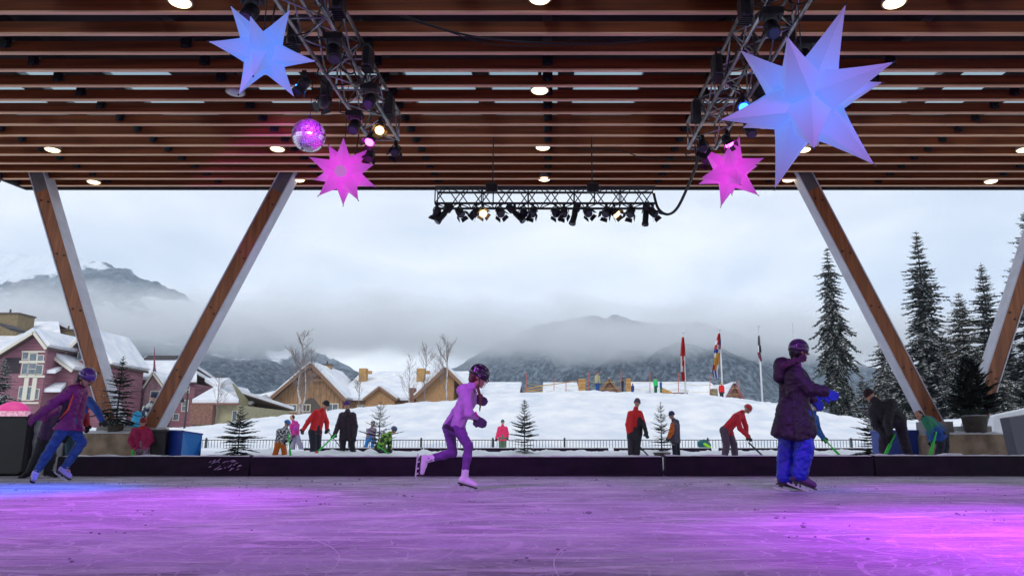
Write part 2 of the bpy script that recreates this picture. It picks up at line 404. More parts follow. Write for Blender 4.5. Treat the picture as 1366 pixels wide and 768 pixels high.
mountain('mountain_snowy', 3200, [(-500, 300), (-100, 325), (0, 339), (60, 350), (120, 356), (150, 360), (185, 374), (215, 387), (260, 402), (330, 428), (420, 468), (520, 520), (640, 570)], 1900, 500, fm2, 3, 26)
mountain('mountain_ridge', 2500, [(480, 570), (560, 520), (620, 490), (660, 464), (700, 440), (750, 426), (800, 421), (830, 424), (860, 429), (900, 436), (950, 450), (1010, 470), (1080, 488), (1180, 500), (1300, 505), (1500, 490), (2000, 440)], 900, 500, fm1, 9, 16)
mountain('mountain_foothill', 1700, [(-600, 400), (-100, 430), (0, 436), (60, 442), (130, 448), (200, 456), (260, 468), (340, 480), (400, 488), (470, 495), (540, 503), (600, 514), (680, 535), (800, 572)], 600, 300, fm1, 17, 10)

# air: even haze, and the cloud bank lying on the slopes
def vol_mat(name, dens, col, aniso=0.):
    m = bpy.data.materials.new(name); m.use_nodes = True; n = m.node_tree; n.nodes.clear()
    o = N(n, 'ShaderNodeOutputMaterial'); v = N(n, 'ShaderNodeVolumePrincipled')
    v.inputs['Color'].default_value = (*col, 1); v.inputs['Density'].default_value = dens; v.inputs['Anisotropy'].default_value = aniso
    n.links.new(v.outputs[0], o.inputs['Volume']); return m
mb = MB(); mb.bb(-3600, 3600, -400, 4200, -1.4, 900)
tag(mb.build('haze', vol_mat('haze', .00012, (.74, .87, 1)), origin=(0, 0, 0)), kind='stuff')
def cloud(name, x0, x1, y0, y1, z0, z1, edge0, edge1, dens, scale, label, base_z):
    m = bpy.data.materials.new(name); m.use_nodes = True; n = m.node_tree; n.nodes.clear(); l = n.links.new
    o = N(n, 'ShaderNodeOutputMaterial'); v = N(n, 'ShaderNodeVolumePrincipled'); v.inputs['Color'].default_value = (.995, .998, 1, 1); v.inputs['Anisotropy'].default_value = 0
    t = N(n, 'ShaderNodeTexCoord'); s = N(n, 'ShaderNodeSeparateXYZ'); l(t.outputs['Object'], s.inputs[0])
    z = N(n, 'ShaderNodeTexNoise'); z.inputs['Scale'].default_value = scale; z.inputs['Detail'].default_value = 5; z.inputs['Roughness'].default_value = .6
    mp_ = N(n, 'ShaderNodeMapping'); mp_.inputs['Scale'].default_value = (1, 1, 1.8); l(t.outputs['Object'], mp_.inputs[0]); l(mp_.outputs[0], z.inputs['Vector'])
    H = z1 - z0
    # density = noise*2-1 + bottom ramp - top ramp
    def mapr(src, a, b, c, d):
        q = N(n, 'ShaderNodeMapRange'); q.inputs['From Min'].default_value = a; q.inputs['From Max'].default_value = b; q.inputs['To Min'].default_value = c; q.inputs['To Max'].default_value = d; l(src, q.inputs['Value']); return q.outputs[0]
    def mth(op, a, b=None):
        q = N(n, 'ShaderNodeMath', operation=op)
        for i, w_ in enumerate((a, b)):
            if w_ is None: continue
            if isinstance(w_, (int, float)): q.inputs[i].default_value = w_
            else: l(w_, q.inputs[i])
        return q.outputs[0]
    Zt = mth('ADD', s.outputs['Z'], mth('MULTIPLY', s.outputs['X'], .018))
    up = mapr(Zt, H * .12, H * (.12 + edge0), -.55, .62); dn = mapr(Zt, H * edge1, H * .88, .62, -.7)
    sh = mth('MINIMUM', up, dn)
    W = (x1 - x0) / 2
    sd1 = mapr(mth('ABSOLUTE', s.outputs['X']), W * .8, W, .6, -.7); sh = mth('MINIMUM', sh, sd1)
    val = mth('ADD', mth('MULTIPLY', mth('SUBTRACT', z.outputs['Fac'], .5), 2.6), sh)
    dd = mth('MULTIPLY', mapr(val, 0, .5, 0, 1), dens)
    l(dd, v.inputs['Density']); l(v.outputs[0], o.inputs['Volume'])
    mb = MB(); mb.bb(x0, x1, y0, y1, z0, z1)
    return tag(mb.build(name, m, origin=((x0 + x1) / 2, (y0 + y1) / 2, z0)), kind='stuff')
cloud('cloud_bank', -1700, 1300, 1180, 1480, 100, 315, .22, .52, .010, .0075, '', 0)

# ------------------------------------------------------------------ pavilion roof
def roofz(y): return CAMZ + 5.977 - (17 - y) * .064     # underside of the slats
SP_ = .5843; Y0 = 17.0
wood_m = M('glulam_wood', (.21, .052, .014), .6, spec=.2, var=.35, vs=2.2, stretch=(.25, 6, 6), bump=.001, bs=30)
rl = -12.6; rr_ = 14.5
roof = thing('pavilion_roof', (0, 17.3, roofz(17.3)), 'large flat timber slatted pavilion roof over the ice rink', 'roof')
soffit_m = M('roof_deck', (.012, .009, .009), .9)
girder_m = M('roof_girder', (.02, .018, .018), .7)
trim_m = M('beam_underside_lit', (.88, .50, .29), .55, var=.15, vs=3, stretch=(.3, 5, 5))  # light bounced up from the ice, painted into the slat undersides
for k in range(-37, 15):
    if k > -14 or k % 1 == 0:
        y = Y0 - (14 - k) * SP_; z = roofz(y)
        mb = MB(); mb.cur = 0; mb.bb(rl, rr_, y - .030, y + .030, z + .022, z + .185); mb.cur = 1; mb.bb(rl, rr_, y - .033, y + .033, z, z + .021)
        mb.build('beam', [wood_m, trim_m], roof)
mb = MB()
SK = [(7.9, 9.15), (11.75, 14.2)]
deck_z = .62
def deckbox(x0, x1, y0, y1): 
    vs = [(x, y, roofz(y) + deck_z + dz) for dz in (0, .15) for x, y in ((x0, y0), (x1, y0), (x1, y1), (x0, y1))]
    mb.add(vs, [(3, 2, 1, 0), (4, 5, 6, 7), (0, 1, 5, 4), (1, 2, 6, 5), (2, 3, 7, 6), (3, 0, 4, 7)])
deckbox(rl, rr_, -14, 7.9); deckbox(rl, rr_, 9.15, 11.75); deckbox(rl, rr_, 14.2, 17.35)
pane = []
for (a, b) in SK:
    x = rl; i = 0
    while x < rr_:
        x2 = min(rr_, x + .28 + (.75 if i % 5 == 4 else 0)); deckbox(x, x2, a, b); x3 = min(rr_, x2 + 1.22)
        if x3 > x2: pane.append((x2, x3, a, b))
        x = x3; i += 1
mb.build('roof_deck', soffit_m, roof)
sky_m = bpy.data.materials.new('skylight_glazing'); sky_m.use_nodes = True; n_ = sky_m.node_tree; n_.nodes.clear()
o_ = N(n_, 'ShaderNodeOutputMaterial'); a_ = N(n_, 'ShaderNodeBsdfTransparent'); a_.inputs[0].default_value = (.36, .46, .50, 1); b_ = N(n_, 'ShaderNodeBsdfTranslucent'); b_.inputs[0].default_value = (.4, .5, .54, 1)
m_ = N(n_, 'ShaderNodeMixShader'); m_.inputs[0].default_value = .25; n_.links.new(a_.outputs[0], m_.inputs[1]); n_.links.new(b_.outputs[0], m_.inputs[2]); n_.links.new(m_.outputs[0], o_.inputs[0])
for (x2, x3, a, b) in pane:
    q = MB(); zz = [roofz(a) + deck_z + .05, roofz(b) + deck_z + .05]
    q.add([(x2, a, zz[0]), (x3, a, zz[0]), (x3, b, zz[1]), (x2, b, zz[1])], [(0, 1, 2, 3)])
    nmu = 2 if b - a > 2 else 1
    q.build('skylight', sky_m, roof)
# girders above the slats running outward
for i in range(-5, 6):
    x = 2.62 * i - .03
    q = MB(); q.beam((x, -14, roofz(-14) + .37), (x, 17.2, roofz(17.2) + .37), .14, .30); q.build('girder', girder_m, roof)
cnt = 0
for k in range(14, -1, -1):
    y = Y0 - (14 - k) * SP_
    for i in range(-5, 6):
        x = 2.62 * i - .03; zc = y * CP + 6 * SP; px = 733 + x * F / zc
        if -20 < px < 1386 and cnt < 98:
            q = MB(); q.bb(x - .08, x + .08, y - .055, y - .045, roofz(y) + .07, roofz(y) + .22); q.bb(x - .045, x + .045, y - .085, y - .055, roofz(y) + .09, roofz(y) + .17); q.tube([(x, y - .07, roofz(y) + .04), (x, y - .07, roofz(y) + .3)], .01, 5); q.build('bracket', black_m, roof); cnt += 1
q = MB(); q.bb(rl - .05, rr_ + .05, 17.2, 17.26, roofz(17.2) - .03, roofz(17.2) + .85)
q.add([(x_, y_, roofz(y_) + z_) for y_ in (-14, 17.2) for x_, z_ in ((rl - .06, -.03), (rl - .005, -.03), (rl - .005, .8), (rl - .06, .8))], [(0, 1, 2, 3), (7, 6, 5, 4), (0, 4, 5, 1), (1, 5, 6, 2), (2, 6, 7, 3), (3, 7, 4, 0)]); q.build('fascia', M('fascia_steel', (.03, .03, .035), .5), roof)
q = MB()
for (y_) in (17.0,): q.bb(rl, rr_, 17.262, 17.5, roofz(17.2) + .7, roofz(17.2) + .9)
q.build('roof_snow', snow_fine, roof)

# ceiling lights between the slats
lamp_glow = M('lamp_glow', (.9, .8, .6), .4, emit=(1, .72, .38), es=2.6)
lamp_off = M('lamp_diffuser', (.55, .55, .58), .4)
housing = M('lamp_housing', (.25, .2, .16), .5)
LP = [(240, 3, 1), (720, -2, 1), (1193, 4, 1), (720, 121, 1), (314, 124, 0), (724, 197, 1), (70, 200, 1), (370, 199, 1), (1072, 200, 1), (1366, 200, 1), (726, 239, 1), (125, 243, 1), (398, 240, 1), (1052, 240, 1), (1322, 242, 1)]
desc = ['upper left corner of the roof', 'top middle of the roof', 'top right of the roof', 'middle of the roof between the two trusses', 'roof beside the left blue star', 'middle of the roof above the hanging lighting truss', 'far left of the roof above the leftmost column', 'roof beside the mirror ball', 'roof below the large blue star', 'far right edge of the roof', 'front edge of the roof above the hanging truss', 'front roof edge between the two left columns', 'front roof edge beside the left inner column top', 'front roof edge beside the right inner column top', 'front edge of the roof at far right']
for (px, py, on), ds in zip(LP, desc):
    # solve for distance where ray meets underside plane
    d = 12.
    for _ in range(20):
        pz = P(px, py, d).z; tgt = roofz(d) + .02; d *= (tgt - CAMZ) / (pz - CAMZ)
    c = P(px, py, d)
    t = thing('ceiling_light', c, ('glowing cream' if on else 'unlit grey') + ' round ceiling light in the ' + ds, 'ceiling light', 'round lights set in the slatted roof')
    q = MB(); q.tube([c + Vector((0, 0, .0)), c + Vector((0, 0, .14))], [.155, .13], 20); q.tube([c + Vector((0, 0, .14)), c + Vector((0, 0, .45))], .03, 6); q.build('lamp_housing', housing, t)
    q = MB(); q.sphere(c + Vector((0, 0, .0)), .135, 20, 8, (1, 1, .28)); q.build('diffuser', lamp_glow if on else lamp_off, t)

# ------------------------------------------------------------------ V columns
col_wood = M('column_timber', (.32, .105, .035), .5, var=.3, vs=2.5, stretch=(5, 5, .4), bump=.001)
col_steel = M('column_white_steel', (.62, .62, .70), .4, var=.08, vs=4)
col_top = M('column_grey_top', (.16, .14, .15), .4, var=.2, vs=3)
def column(label, top, bot, d=16.4):
    a = P(top[0], top[1], d); b = P(bot[0], bot[1], d)
    a.y = b.y = d; dr = (a - b).normalized(); a = a + dr * .45; b = b - dr * .15
    t = thing('roof_column', b, label, 'column', 'slanting columns under the pavilion roof')
    yv = Vector((0, 1, 0)); sd_ = dr.cross(yv).normalized()
    def bar(p, q_, w0, y0, y1):
        vs = [pp + sd_ * x * w0 / 2 + yv * y for pp in (p, q_) for x, y in ((-1, y0), (1, y0), (1, y1), (-1, y1))]
        return vs, [(3, 2, 1, 0), (4, 5, 6, 7), (0, 1, 5, 4), (1, 2, 6, 5), (2, 3, 7, 6), (3, 0, 4, 7)]
    Lc = (a - b).length; m1 = b + dr * (Lc * .86)
    q = MB(); q.add(*bar(b, m1, .28, -.15, .17)); q.build('timber', col_wood, t)
    q = MB(); q.add(*bar(m1, a, .284, -.153, .173)); q.build('column_top', col_top, t)  # top stretch of the column is grey-brown instead of timber coloured
    for s_ in (-1, 1):
        q = MB(); o = sd_ * s_ * .156
        vs, fs = bar(b + o, a + o, .026, -.165, .2); q.add(vs, fs); q.build('side_plate', col_steel, t)
    q = MB()
    for f_ in (.06, .2, .42, .62, .82):
        for s_ in (-1, 1):
            c = b + dr * Lc * f_ + sd_ * s_ * .07 + dr * s_ * .05 - yv * .15
            q.tube([c, c - yv * .018], .022, 8)
    q.build('bolt_row', dark_m, t)
    q = MB(); q.bb(b.x - .26, b.x + .26, d - .28, d + .28, b.z - .9, b.z + .1); q.build('footing', M('concrete', (.3, .29, .28), .8, var=.2, vs=5), t)
column('leftmost timber roof column leaning to the left, foot behind the potted spruce', (54, 232), (152, 566))
column('timber roof column leaning right, rising from behind the child in the red knit hat', (386, 232), (205, 568))
column('timber roof column leaning left, with the stooping boy in green at its foot', (1069, 230), (1242, 560))
column('rightmost timber roof column leaning right, behind the bushy potted tree', (1400, 250), (1300, 566))

# ------------------------------------------------------------------ trusses, stage lamps, stars, mirror balls
def sag(a, b, s, n=24): return [Vector(a).lerp(Vector(b), i / n) - Vector((0, 0, 4 * s * (i / n) * (1 - i / n))) for i in range(n + 1)]
def lattice_truss(name, label, A, B, w_, seg, mat, n_end=True):
    A, B = Vector(A), Vector(B); d = (B - A).normalized(); Lt = (B - A).length
    sd_ = d.cross(Vector((0, 0, 1))).normalized(); up = sd_.cross(d)
    t = thing(name, A, label, 'lighting truss')
    cs = [(-1, -1), (1, -1), (1, 1), (-1, 1)]
    for x, z in cs:
        q = MB(); o = sd_ * x * w_ / 2 + up * z * w_ / 2; q.tube([A + o, B + o], .024, 8); q.build('chord', mat, t)
    q = MB(); n_ = max(1, round(Lt / seg))
    for i in range(n_ + 1):
        p = A + d * Lt * i / n_
        for j in range(4):
            x, z = cs[j]; x2, z2 = cs[(j + 1) % 4]
            a_ = p + sd_ * x * w_ / 2 + up * z * w_ / 2; b_ = p + sd_ * x2 * w_ / 2 + up * z2 * w_ / 2
            if i % 4 == 0: q.tube([a_, b_], .012, 5)
            if i < n_:
                p2 = A + d * Lt * (i + 1) / n_
                s0, s1 = ((x, z), (x2, z2)) if (i + j) % 2 else ((x2, z2), (x, z))
                q.tube([p + sd_ * s0[0] * w_ / 2 + up * s0[1] * w_ / 2, p2 + sd_ * s1[0] * w_ / 2 + up * s1[1] * w_ / 2], .011, 5)
    q.build('lattice', mat, t)
    return t
lens_dark = M('lens_dark', (.05, .05, .07), .1, spec=.8)
LENS = {'blue': M('lens_blue', (.02, .05, .2), .2, emit=(.02, .16, 1), es=7), 'pink': M('lens_pink', (.2, .02, .2), .2, emit=(1, .08, .9), es=6), 'amber': M('lens_amber', (.3, .2, .1), .2, emit=(1, .55, .2), es=4)}
def stage_lamp(c, aim, kind, label, group, lens=None, s=1.0, light=None):
    """c clamp point; aim unit direction"""
    c = Vector(c); aim = Vector(aim).normalized()
    t = thing('stage_light', c, label, 'stage light', group)
    side = aim.cross(Vector((0, 0, 1))); side = side.normalized() if side.length > .05 else Vector((1, 0, 0))
    up = side.cross(aim)
    body = c - Vector((0, 0, .2 * s))
    q = MB(); q.box(c - Vector((0, 0, .01)), (.05, .05, .07)); q.tube([c, c - Vector((0, 0, .06 * s))], .012, 6)
    r = .095 * s
    y = []
    for i in range(9):
        a = math.pi * i / 8; y.append(body + side * math.cos(a) * r * 1.25 + Vector((0, 0, 1)) * math.sin(a) * .145 * s)
    q.tube(y, .009, 5); q.build('yoke', black_m, t)
    q = MB()
    if kind == 'par':
        q.tube([body - aim * .14 * s, body - aim * .12 * s, body - aim * .02 * s, body + aim * .10 * s], [.04 * s, .075 * s, r, r], 14)
        q.build('lamp_can', black_m, t); q = MB()
        for a in range(4):   # barn doors
            an = a * math.pi / 2 + .5; o = side * math.cos(an) + up * math.sin(an); tn = side * -math.sin(an) + up * math.cos(an)
            p0 = body + aim * .10 * s + o * r; p1 = p0 + aim * .09 * s + o * .05 * s
            e = o * .004
            q.add([p0 - tn * r * .8, p0 + tn * r * .8, p1 + tn * r * .95, p1 - tn * r * .95, p0 - tn * r * .8 + e, p0 + tn * r * .8 + e, p1 + tn * r * .95 + e, p1 - tn * r * .95 + e], [(0, 1, 2, 3), (7, 6, 5, 4), (0, 4, 5, 1), (1, 5, 6, 2), (2, 6, 7, 3), (3, 7, 4, 0)])
        q.build('barn_door', black_m, t); fr = body + aim * .102 * s; lr = r * .93
    elif kind == 'profile':
        q.tube([body - aim * .26 * s, body - aim * .24 * s, body - aim * .06 * s, body - aim * .05 * s, body + aim * .02 * s, body + aim * .03 * s, body + aim * .27 * s, body + aim * .28 * s, body + aim * .33 * s],
               [.05 * s, .085 * s, .095 * s, .06 * s, .06 * s, .072 * s, .072 * s, .085 * s, .085 * s], 14)
        q.box(body - aim * .03, (.14 * s, .14 * s, .05 * s)); q.build('lamp_can', black_m, t); fr = body + aim * .332 * s; lr = .075 * s
    else:   # moving head: base box and head
        q.bb(c.x - .16 * s, c.x + .16 * s, c.y - .13 * s, c.y + .13 * s, c.z - .14 * s, c.z - .02)
        for x_ in (-1, 1): q.beam(c + side * x_ * .15 * s - Vector((0, 0, .1 * s)), body + side * x_ * .15 * s - Vector((0, 0, .18 * s)), .04, .12 * s)
        body = body - Vector((0, 0, .14 * s))
        q.tube([body - aim * .17 * s, body - aim * .12 * s, body + aim * .1 * s, body + aim * .18 * s], [.07 * s, .12 * s, .12 * s, .10 * s], 14); q.build('lamp_can', black_m, t); fr = body + aim * .182 * s; lr = .085 * s
    q = MB(); q.tube([fr - aim * .002, fr + aim * .006], lr, 14); q.build('lens', LENS.get(lens, lens_dark), t)
    if light:
        colr, en, ang, bl, tgt = light
        ld = bpy.data.lights.new('stage_beam', 'SPOT'); ld.energy = en; ld.color = colr; ld.spot_size = R(ang); ld.spot_blend = bl; ld.shadow_soft_size = .2
        lo = bpy.data.objects.new('stage_beam', ld); COL.objects.link(lo); pos = fr + (Vector(tgt) - fr).normalized() * .03
        lo.parent = t; lo.location = pos - c; lo.rotation_euler = (Vector(tgt) - pos).to_track_quat('-Z', 'Y').to_euler()
    return t
def aimed(c, tgt): return (Vector(tgt) - Vector(c)).normalized()
TZ = 5.42
# front truss hung under the roof edge
dT = 13.6; tA = P(582, 264, dT); tB = P(873, 264, dT); tz = tA.z
ft = lattice_truss('lighting_truss', 'black lighting truss hung across the middle of the roof edge with a row of lamps', (tA.x, dT, tz), (tB.x, dT, tz), .32, .22, dark_m)
for px_ in (657, 790):
    t = thing('chain_hoist', P(px_, 258, dT), 'black chain hoist box at the %s of the hanging front truss' % ('left third' if px_ < 700 else 'right third'), 'hoist', 'hoists carrying the front truss')
    c = P(px_, 258, dT); q = MB(); q.bbox_bev(c.x - .11, c.x + .11, dT - .28, dT - .1, c.z - .05, c.z + .12, .02); q.tube([c + Vector((0, -.0, .1)), Vector((c.x, dT, roofz(dT) + .3))], .012, 6); q.tube([c + Vector((0.03, -.2, -.05)), c + Vector((.03, -.2, -.3))], .012, 6); q.build('hoist_body', black_m, t)
fl = [(585, 'par', (-.3, .3, -.9)), (596, 'profile', (-.55, -.25, -.8)), (615, 'par', (.5, -.4, -.7)), (636, 'par', (-.7, .2, -.6)), (645, 'par', (.2, -.75, -.5)), (668, 'par', (.3, -.6, -.7)), (687, 'profile', (.65, -.2, -.7)), (699, 'par', (.1, -.7, -.7)), (711, 'par', (-.2, -.6, -.7)),
      (741, 'par', (.2, -.7, -.7)), (752, 'par', (-.1, -.6, -.8)), (767, 'profile', (-.25, -.2, -.95)), (783, 'par', (.3, -.7, -.6)), (808, 'par', (-.3, -.6, -.7)), (818, 'par', (.55, -.5, -.6)), (840, 'par', (-.3, -.5, -.8)), (860, 'profile', (-.1, -.1, -.98)), (869, 'par', (.5, -.4, -.6))]
words_ = ['first', 'second', 'third', 'fourth', 'fifth', 'sixth', 'seventh', 'eighth', 'ninth', 'tenth', 'eleventh', 'twelfth', 'thirteenth', 'fourteenth', 'fifteenth', 'sixteenth', 'seventeenth', 'eighteenth']
for i, (px_, kd, am) in enumerate(fl):
    c = P(px_, 276, dT); c = Vector((c.x, dT - .16, tz - .18))
    amber = i in (4, 14)
    stage_lamp(c, am, kd, '%s black stage light under the front truss, %s from its left end' % ('long' if kd == 'profile' else 'short', words_[i]), 'stage lights on the front truss', lens='amber' if amber else None, s=.78)
# side trusses running outward under the roof
TL = lattice_truss('lighting_truss', 'silver and black box truss running under the roof on the left, crowded with lamps', (-2.78, 2.2, 5.22), (-2.58, 11.0, 5.34), .44, .45, alu)
TR = lattice_truss('lighting_truss', 'silver and black box truss under the roof at right, behind the large blue star', (2.62, 2.2, 5.22), (2.42, 11.2, 5.28), .44, .45, alu)
MAG = (.58, .035, 1.0); VIO = (.60, .12, 1.0); BLU = (.04, .13, 1.0)
lampsL = [(-3.05, 3.4, VIO, 660, 105, (-1.5, 6.5, 0), 'par', 'violet', None), (-2.5, 4.4, MAG, 260, 30, (-.6, 8.2, .8), 'par', 'magenta', None), (-3.05, 6.9, None, 0, 0, (-3, 3, 0), 'head', '', None), (-2.42, 7.7, None, 0, 0, (-1, 5, 0), 'head', '', None),
          (-3.05, 8.6, BLU, 2200, 40, (-6.2, 8.2, 0), 'par', 'blue', 'blue'), (-2.30, 8.9, None, 0, 0, (-2, 4, 0), 'head', '', None), (-2.7, 9.7, None, 0, 0, (-2.4, 5, 0), 'head', '', None), (-2.4, 9.95, None, 0, 0, (-1.9, 5, 0), 'par', '', 'amber'), (-2.62, 10.35, MAG, 1450, 46, (-3.9, 6.7, 0), 'par', 'magenta', 'pink'), (-2.35, 10.8, None, 0, 0, (-2.3, 6, 0), 'par', '', None), (-2.8, 11.0, None, 0, 0, (-2.9, 8, 0), 'par', '', None)]
lampsR = [(2.9, 3.4, VIO, 430, 100, (2.0, 6.5, 0), 'par', 'violet', None), (2.3, 4.2, MAG, 1800, 66, (3.3, 4.0, 0), 'par', 'magenta', None), (2.9, 5.6, BLU, 350, 22, (2.75, 8.2, .5), 'par', 'blue', None), (2.35, 7.2, None, 0, 0, (2, 3, 0), 'head', '', None), (2.9, 7.8, None, 0, 0, (3, 4, 0), 'head', '', None),
          (2.55, 9.2, None, 0, 0, (2.4, 5, 0), 'par', '', 'blue'), (2.8, 9.8, None, 0, 0, (3, 6, 0), 'head', '', None), (2.62, 10.4, MAG, 700, 36, (4.6, 8.4, 0), 'par', 'magenta', 'pink'), (2.3, 10.6, None, 0, 0, (2, 7, 0), 'par', '', None), (2.45, 11.1, None, 0, 0, (2.2, 8, 0), 'par', '', None)]
for nm, ls in (('left', lampsL), ('right', lampsR)):
    for i, (x, y, colr, en, ang, tgt, kd, cn, ln) in enumerate(ls):
        c = (x, y, TZ - .42)
        what = {'head': 'bulky black moving light', 'par': 'short black spotlight'}[kd]
        if ln: what = 'black spotlight with glowing %s lens' % ln
        elif cn: what = 'black spotlight giving %s light' % cn
        stage_lamp(c, aimed(c, tgt), kd, '%s on the %s roof truss, %s from the near end' % (what, nm, words_[i]), 'stage lights on the side trusses', lens=ln or ({'violet': 'pink', 'magenta': 'pink', 'blue': 'blue'}.get(cn)), s=.68 if kd == 'head' else .72, light=(colr, en, ang, 1.0, tgt) if colr else None)
for nm, X0, ysr in (('left', -2.68, (3.2, 11.0)), ('right', 2.52, (3.2, 11.2))):
    rnd = random.Random(len(nm)); q = MB()
    for i in range(26):
        y = lerp(ysr[0], ysr[1], (i + rnd.random()) / 26); xx = X0 + rnd.choice((-.24, .24)) ; z_ = 5.3 + rnd.uniform(-.2, .25)
        pts = [Vector((xx, y, z_)), Vector((xx + rnd.uniform(-.12, .12), y + .15, z_ - rnd.uniform(.1, .4))), Vector((xx + rnd.uniform(-.1, .1), y + .4, z_ - rnd.uniform(.0, .2))), Vector((X0 + rnd.uniform(-.2, .2), y + .6, z_ + .05))]
        q.tube(sag(pts[0], pts[1], .05, 4) + sag(pts[1], pts[2], .06, 5)[1:] + sag(pts[2], pts[3], .05, 4)[1:], .010, 5)
    for i in range(3): q.tube([Vector((X0 + rnd.uniform(-.2, .2), lerp(ysr[0], ysr[1], j / 20), 5.56 + .02 * math.sin(j * 2 + i) - .04 * (j % 5 == 2))) for j in range(21)], .014, 5)
    tag(q.build('cable_bundle', cable_m), 'tangle of black cables draped along the %s roof truss' % nm, 'cables')
    for j in range(6):
        y = lerp(ysr[0] + 3.4, ysr[1] - .4, (j + .3) / 6); q = MB(); xx = X0 + (.36 if j % 2 else -.36) * (1 if nm == 'left' else -1); a_ = .3 * rnd.uniform(-1, 1)
        q.bbox_bev(xx - .06, xx + .06, y - .11, y + .11, 5.10 + a_ * .2, 5.40 + a_ * .2, .025); q.tube([(xx, y, 5.5), (X0 + (.22 if xx > X0 else -.22), y, 5.5)], .02, 6); q.tube([(xx, y, 5.52), (xx, y, 5.3)], .015, 6)
        for k in range(5): q.bb(xx - .062, xx + .062, y - .09 + .04 * k, y - .075 + .04 * k, 5.085 + a_ * .2, 5.11 + a_ * .2)
        tag(q.build('ballast_box', M('ballast_black', (.02, .02, .022), .4)), 'black finned electrical box clamped to the %s roof truss, %s from the near end' % (nm, words_[j]), 'electrical box', 'electrical boxes on the side trusses')
# extra wash from the rear truss behind the camera would not be seen; cables
def pcable(pts, r, label, name='power_cable'):
    # smooth polyline (Catmull-Rom)
    out = []; p = [Vector(q) for q in pts]; p = [p[0]] + p + [p[-1]]
    for i in range(1, len(p) - 2):
        for j in range(8):
            t = j / 8; out.append(.5 * ((2 * p[i]) + (p[i + 1] - p[i - 1]) * t + (2 * p[i - 1] - 5 * p[i] + 4 * p[i + 1] - p[i + 2]) * t * t + (3 * p[i] - p[i - 1] - 3 * p[i + 1] + p[i + 2]) * t ** 3))
    out.append(p[-2]); q = MB(); q.tube(out, r, 6); tag(q.build(name, cable_m), label, 'cable')
pcable([P(455, -14, 9.2), P(520, 14, 9.2), P(600, 42, 9.3), P(680, 55, 9.4), P(780, 58, 9.5), P(870, 52, 9.6), P(935, 36, 9.7), P(990, 18, 9.8)], .016, 'long black cable swagged between the two side trusses')
pcable([P(500, 12, 9.3), P(590, 40, 9.3), P(660, 60, 9.4), P(760, 61, 9.5), P(860, 57, 9.6), P(960, 34, 9.7)], .007, 'thin black cable swagged below the long cable between the side trusses')
pcable([P(932, 178, 11.3), P(930, 215, 11.8), P(917, 250, 12.6), P(903, 278, 13.2), P(890, 286, 13.5), P(878, 278, 13.6), P(872, 258, 13.6)], .026, 'thick black cable looping from the right truss to the front truss')
pcable([P(775, 200, 14.2), P(800, 199, 14.2), P(835, 203, 14.3), P(860, 211, 14.3), P(920, 212, 14.4)], .011, 'thin black cable lying along the slats above the front truss')

def fabric(name, c0, c1, s0, s1, rad):
    m = bpy.data.materials.new(name); m.use_nodes = True; n = m.node_tree; n.nodes.clear(); l = n.links.new
    o = N(n, 'ShaderNodeOutputMaterial'); t = N(n, 'ShaderNodeTexCoord'); ln = N(n, 'ShaderNodeVectorMath', operation='LENGTH'); l(t.outputs['Object'], ln.inputs[0])
    r = N(n, 'ShaderNodeMapRange'); r.inputs['From Min'].default_value = rad * .18; r.inputs['From Max'].default_value = rad; l(ln.outputs['Value'], r.inputs['Value'])
    cr = N(n, 'ShaderNodeMix', data_type='RGBA'); cr.inputs[6].default_value = (*c0, 1); cr.inputs[7].default_value = (*c1, 1); l(r.outputs[0], cr.inputs[0])
    st = N(n, 'ShaderNodeMapRange'); st.inputs['To Min'].default_value = s0; st.inputs['To Max'].default_value = s1; l(r.outputs[0], st.inputs['Value'])
    e = N(n, 'ShaderNodeEmission'); l(cr.outputs[2], e.inputs[0]); l(st.outputs[0], e.inputs[1])
    p = N(n, 'ShaderNodeBsdfPrincipled'); p.inputs['Base Color'].default_value = (.16, .17, .24, 1); p.inputs['Roughness'].default_value = .55
    a = N(n, 'ShaderNodeAddShader'); l(p.outputs[0], a.inputs[0]); l(e.outputs[0], a.inputs[1]); l(a.outputs[0], o.inputs[0]); return m
def cam2w(v): return Vector((v[0], 0, 0)) + Vector((0, -SP, CP)) * v[1] - Vector((0, CP, SP)) * v[2]
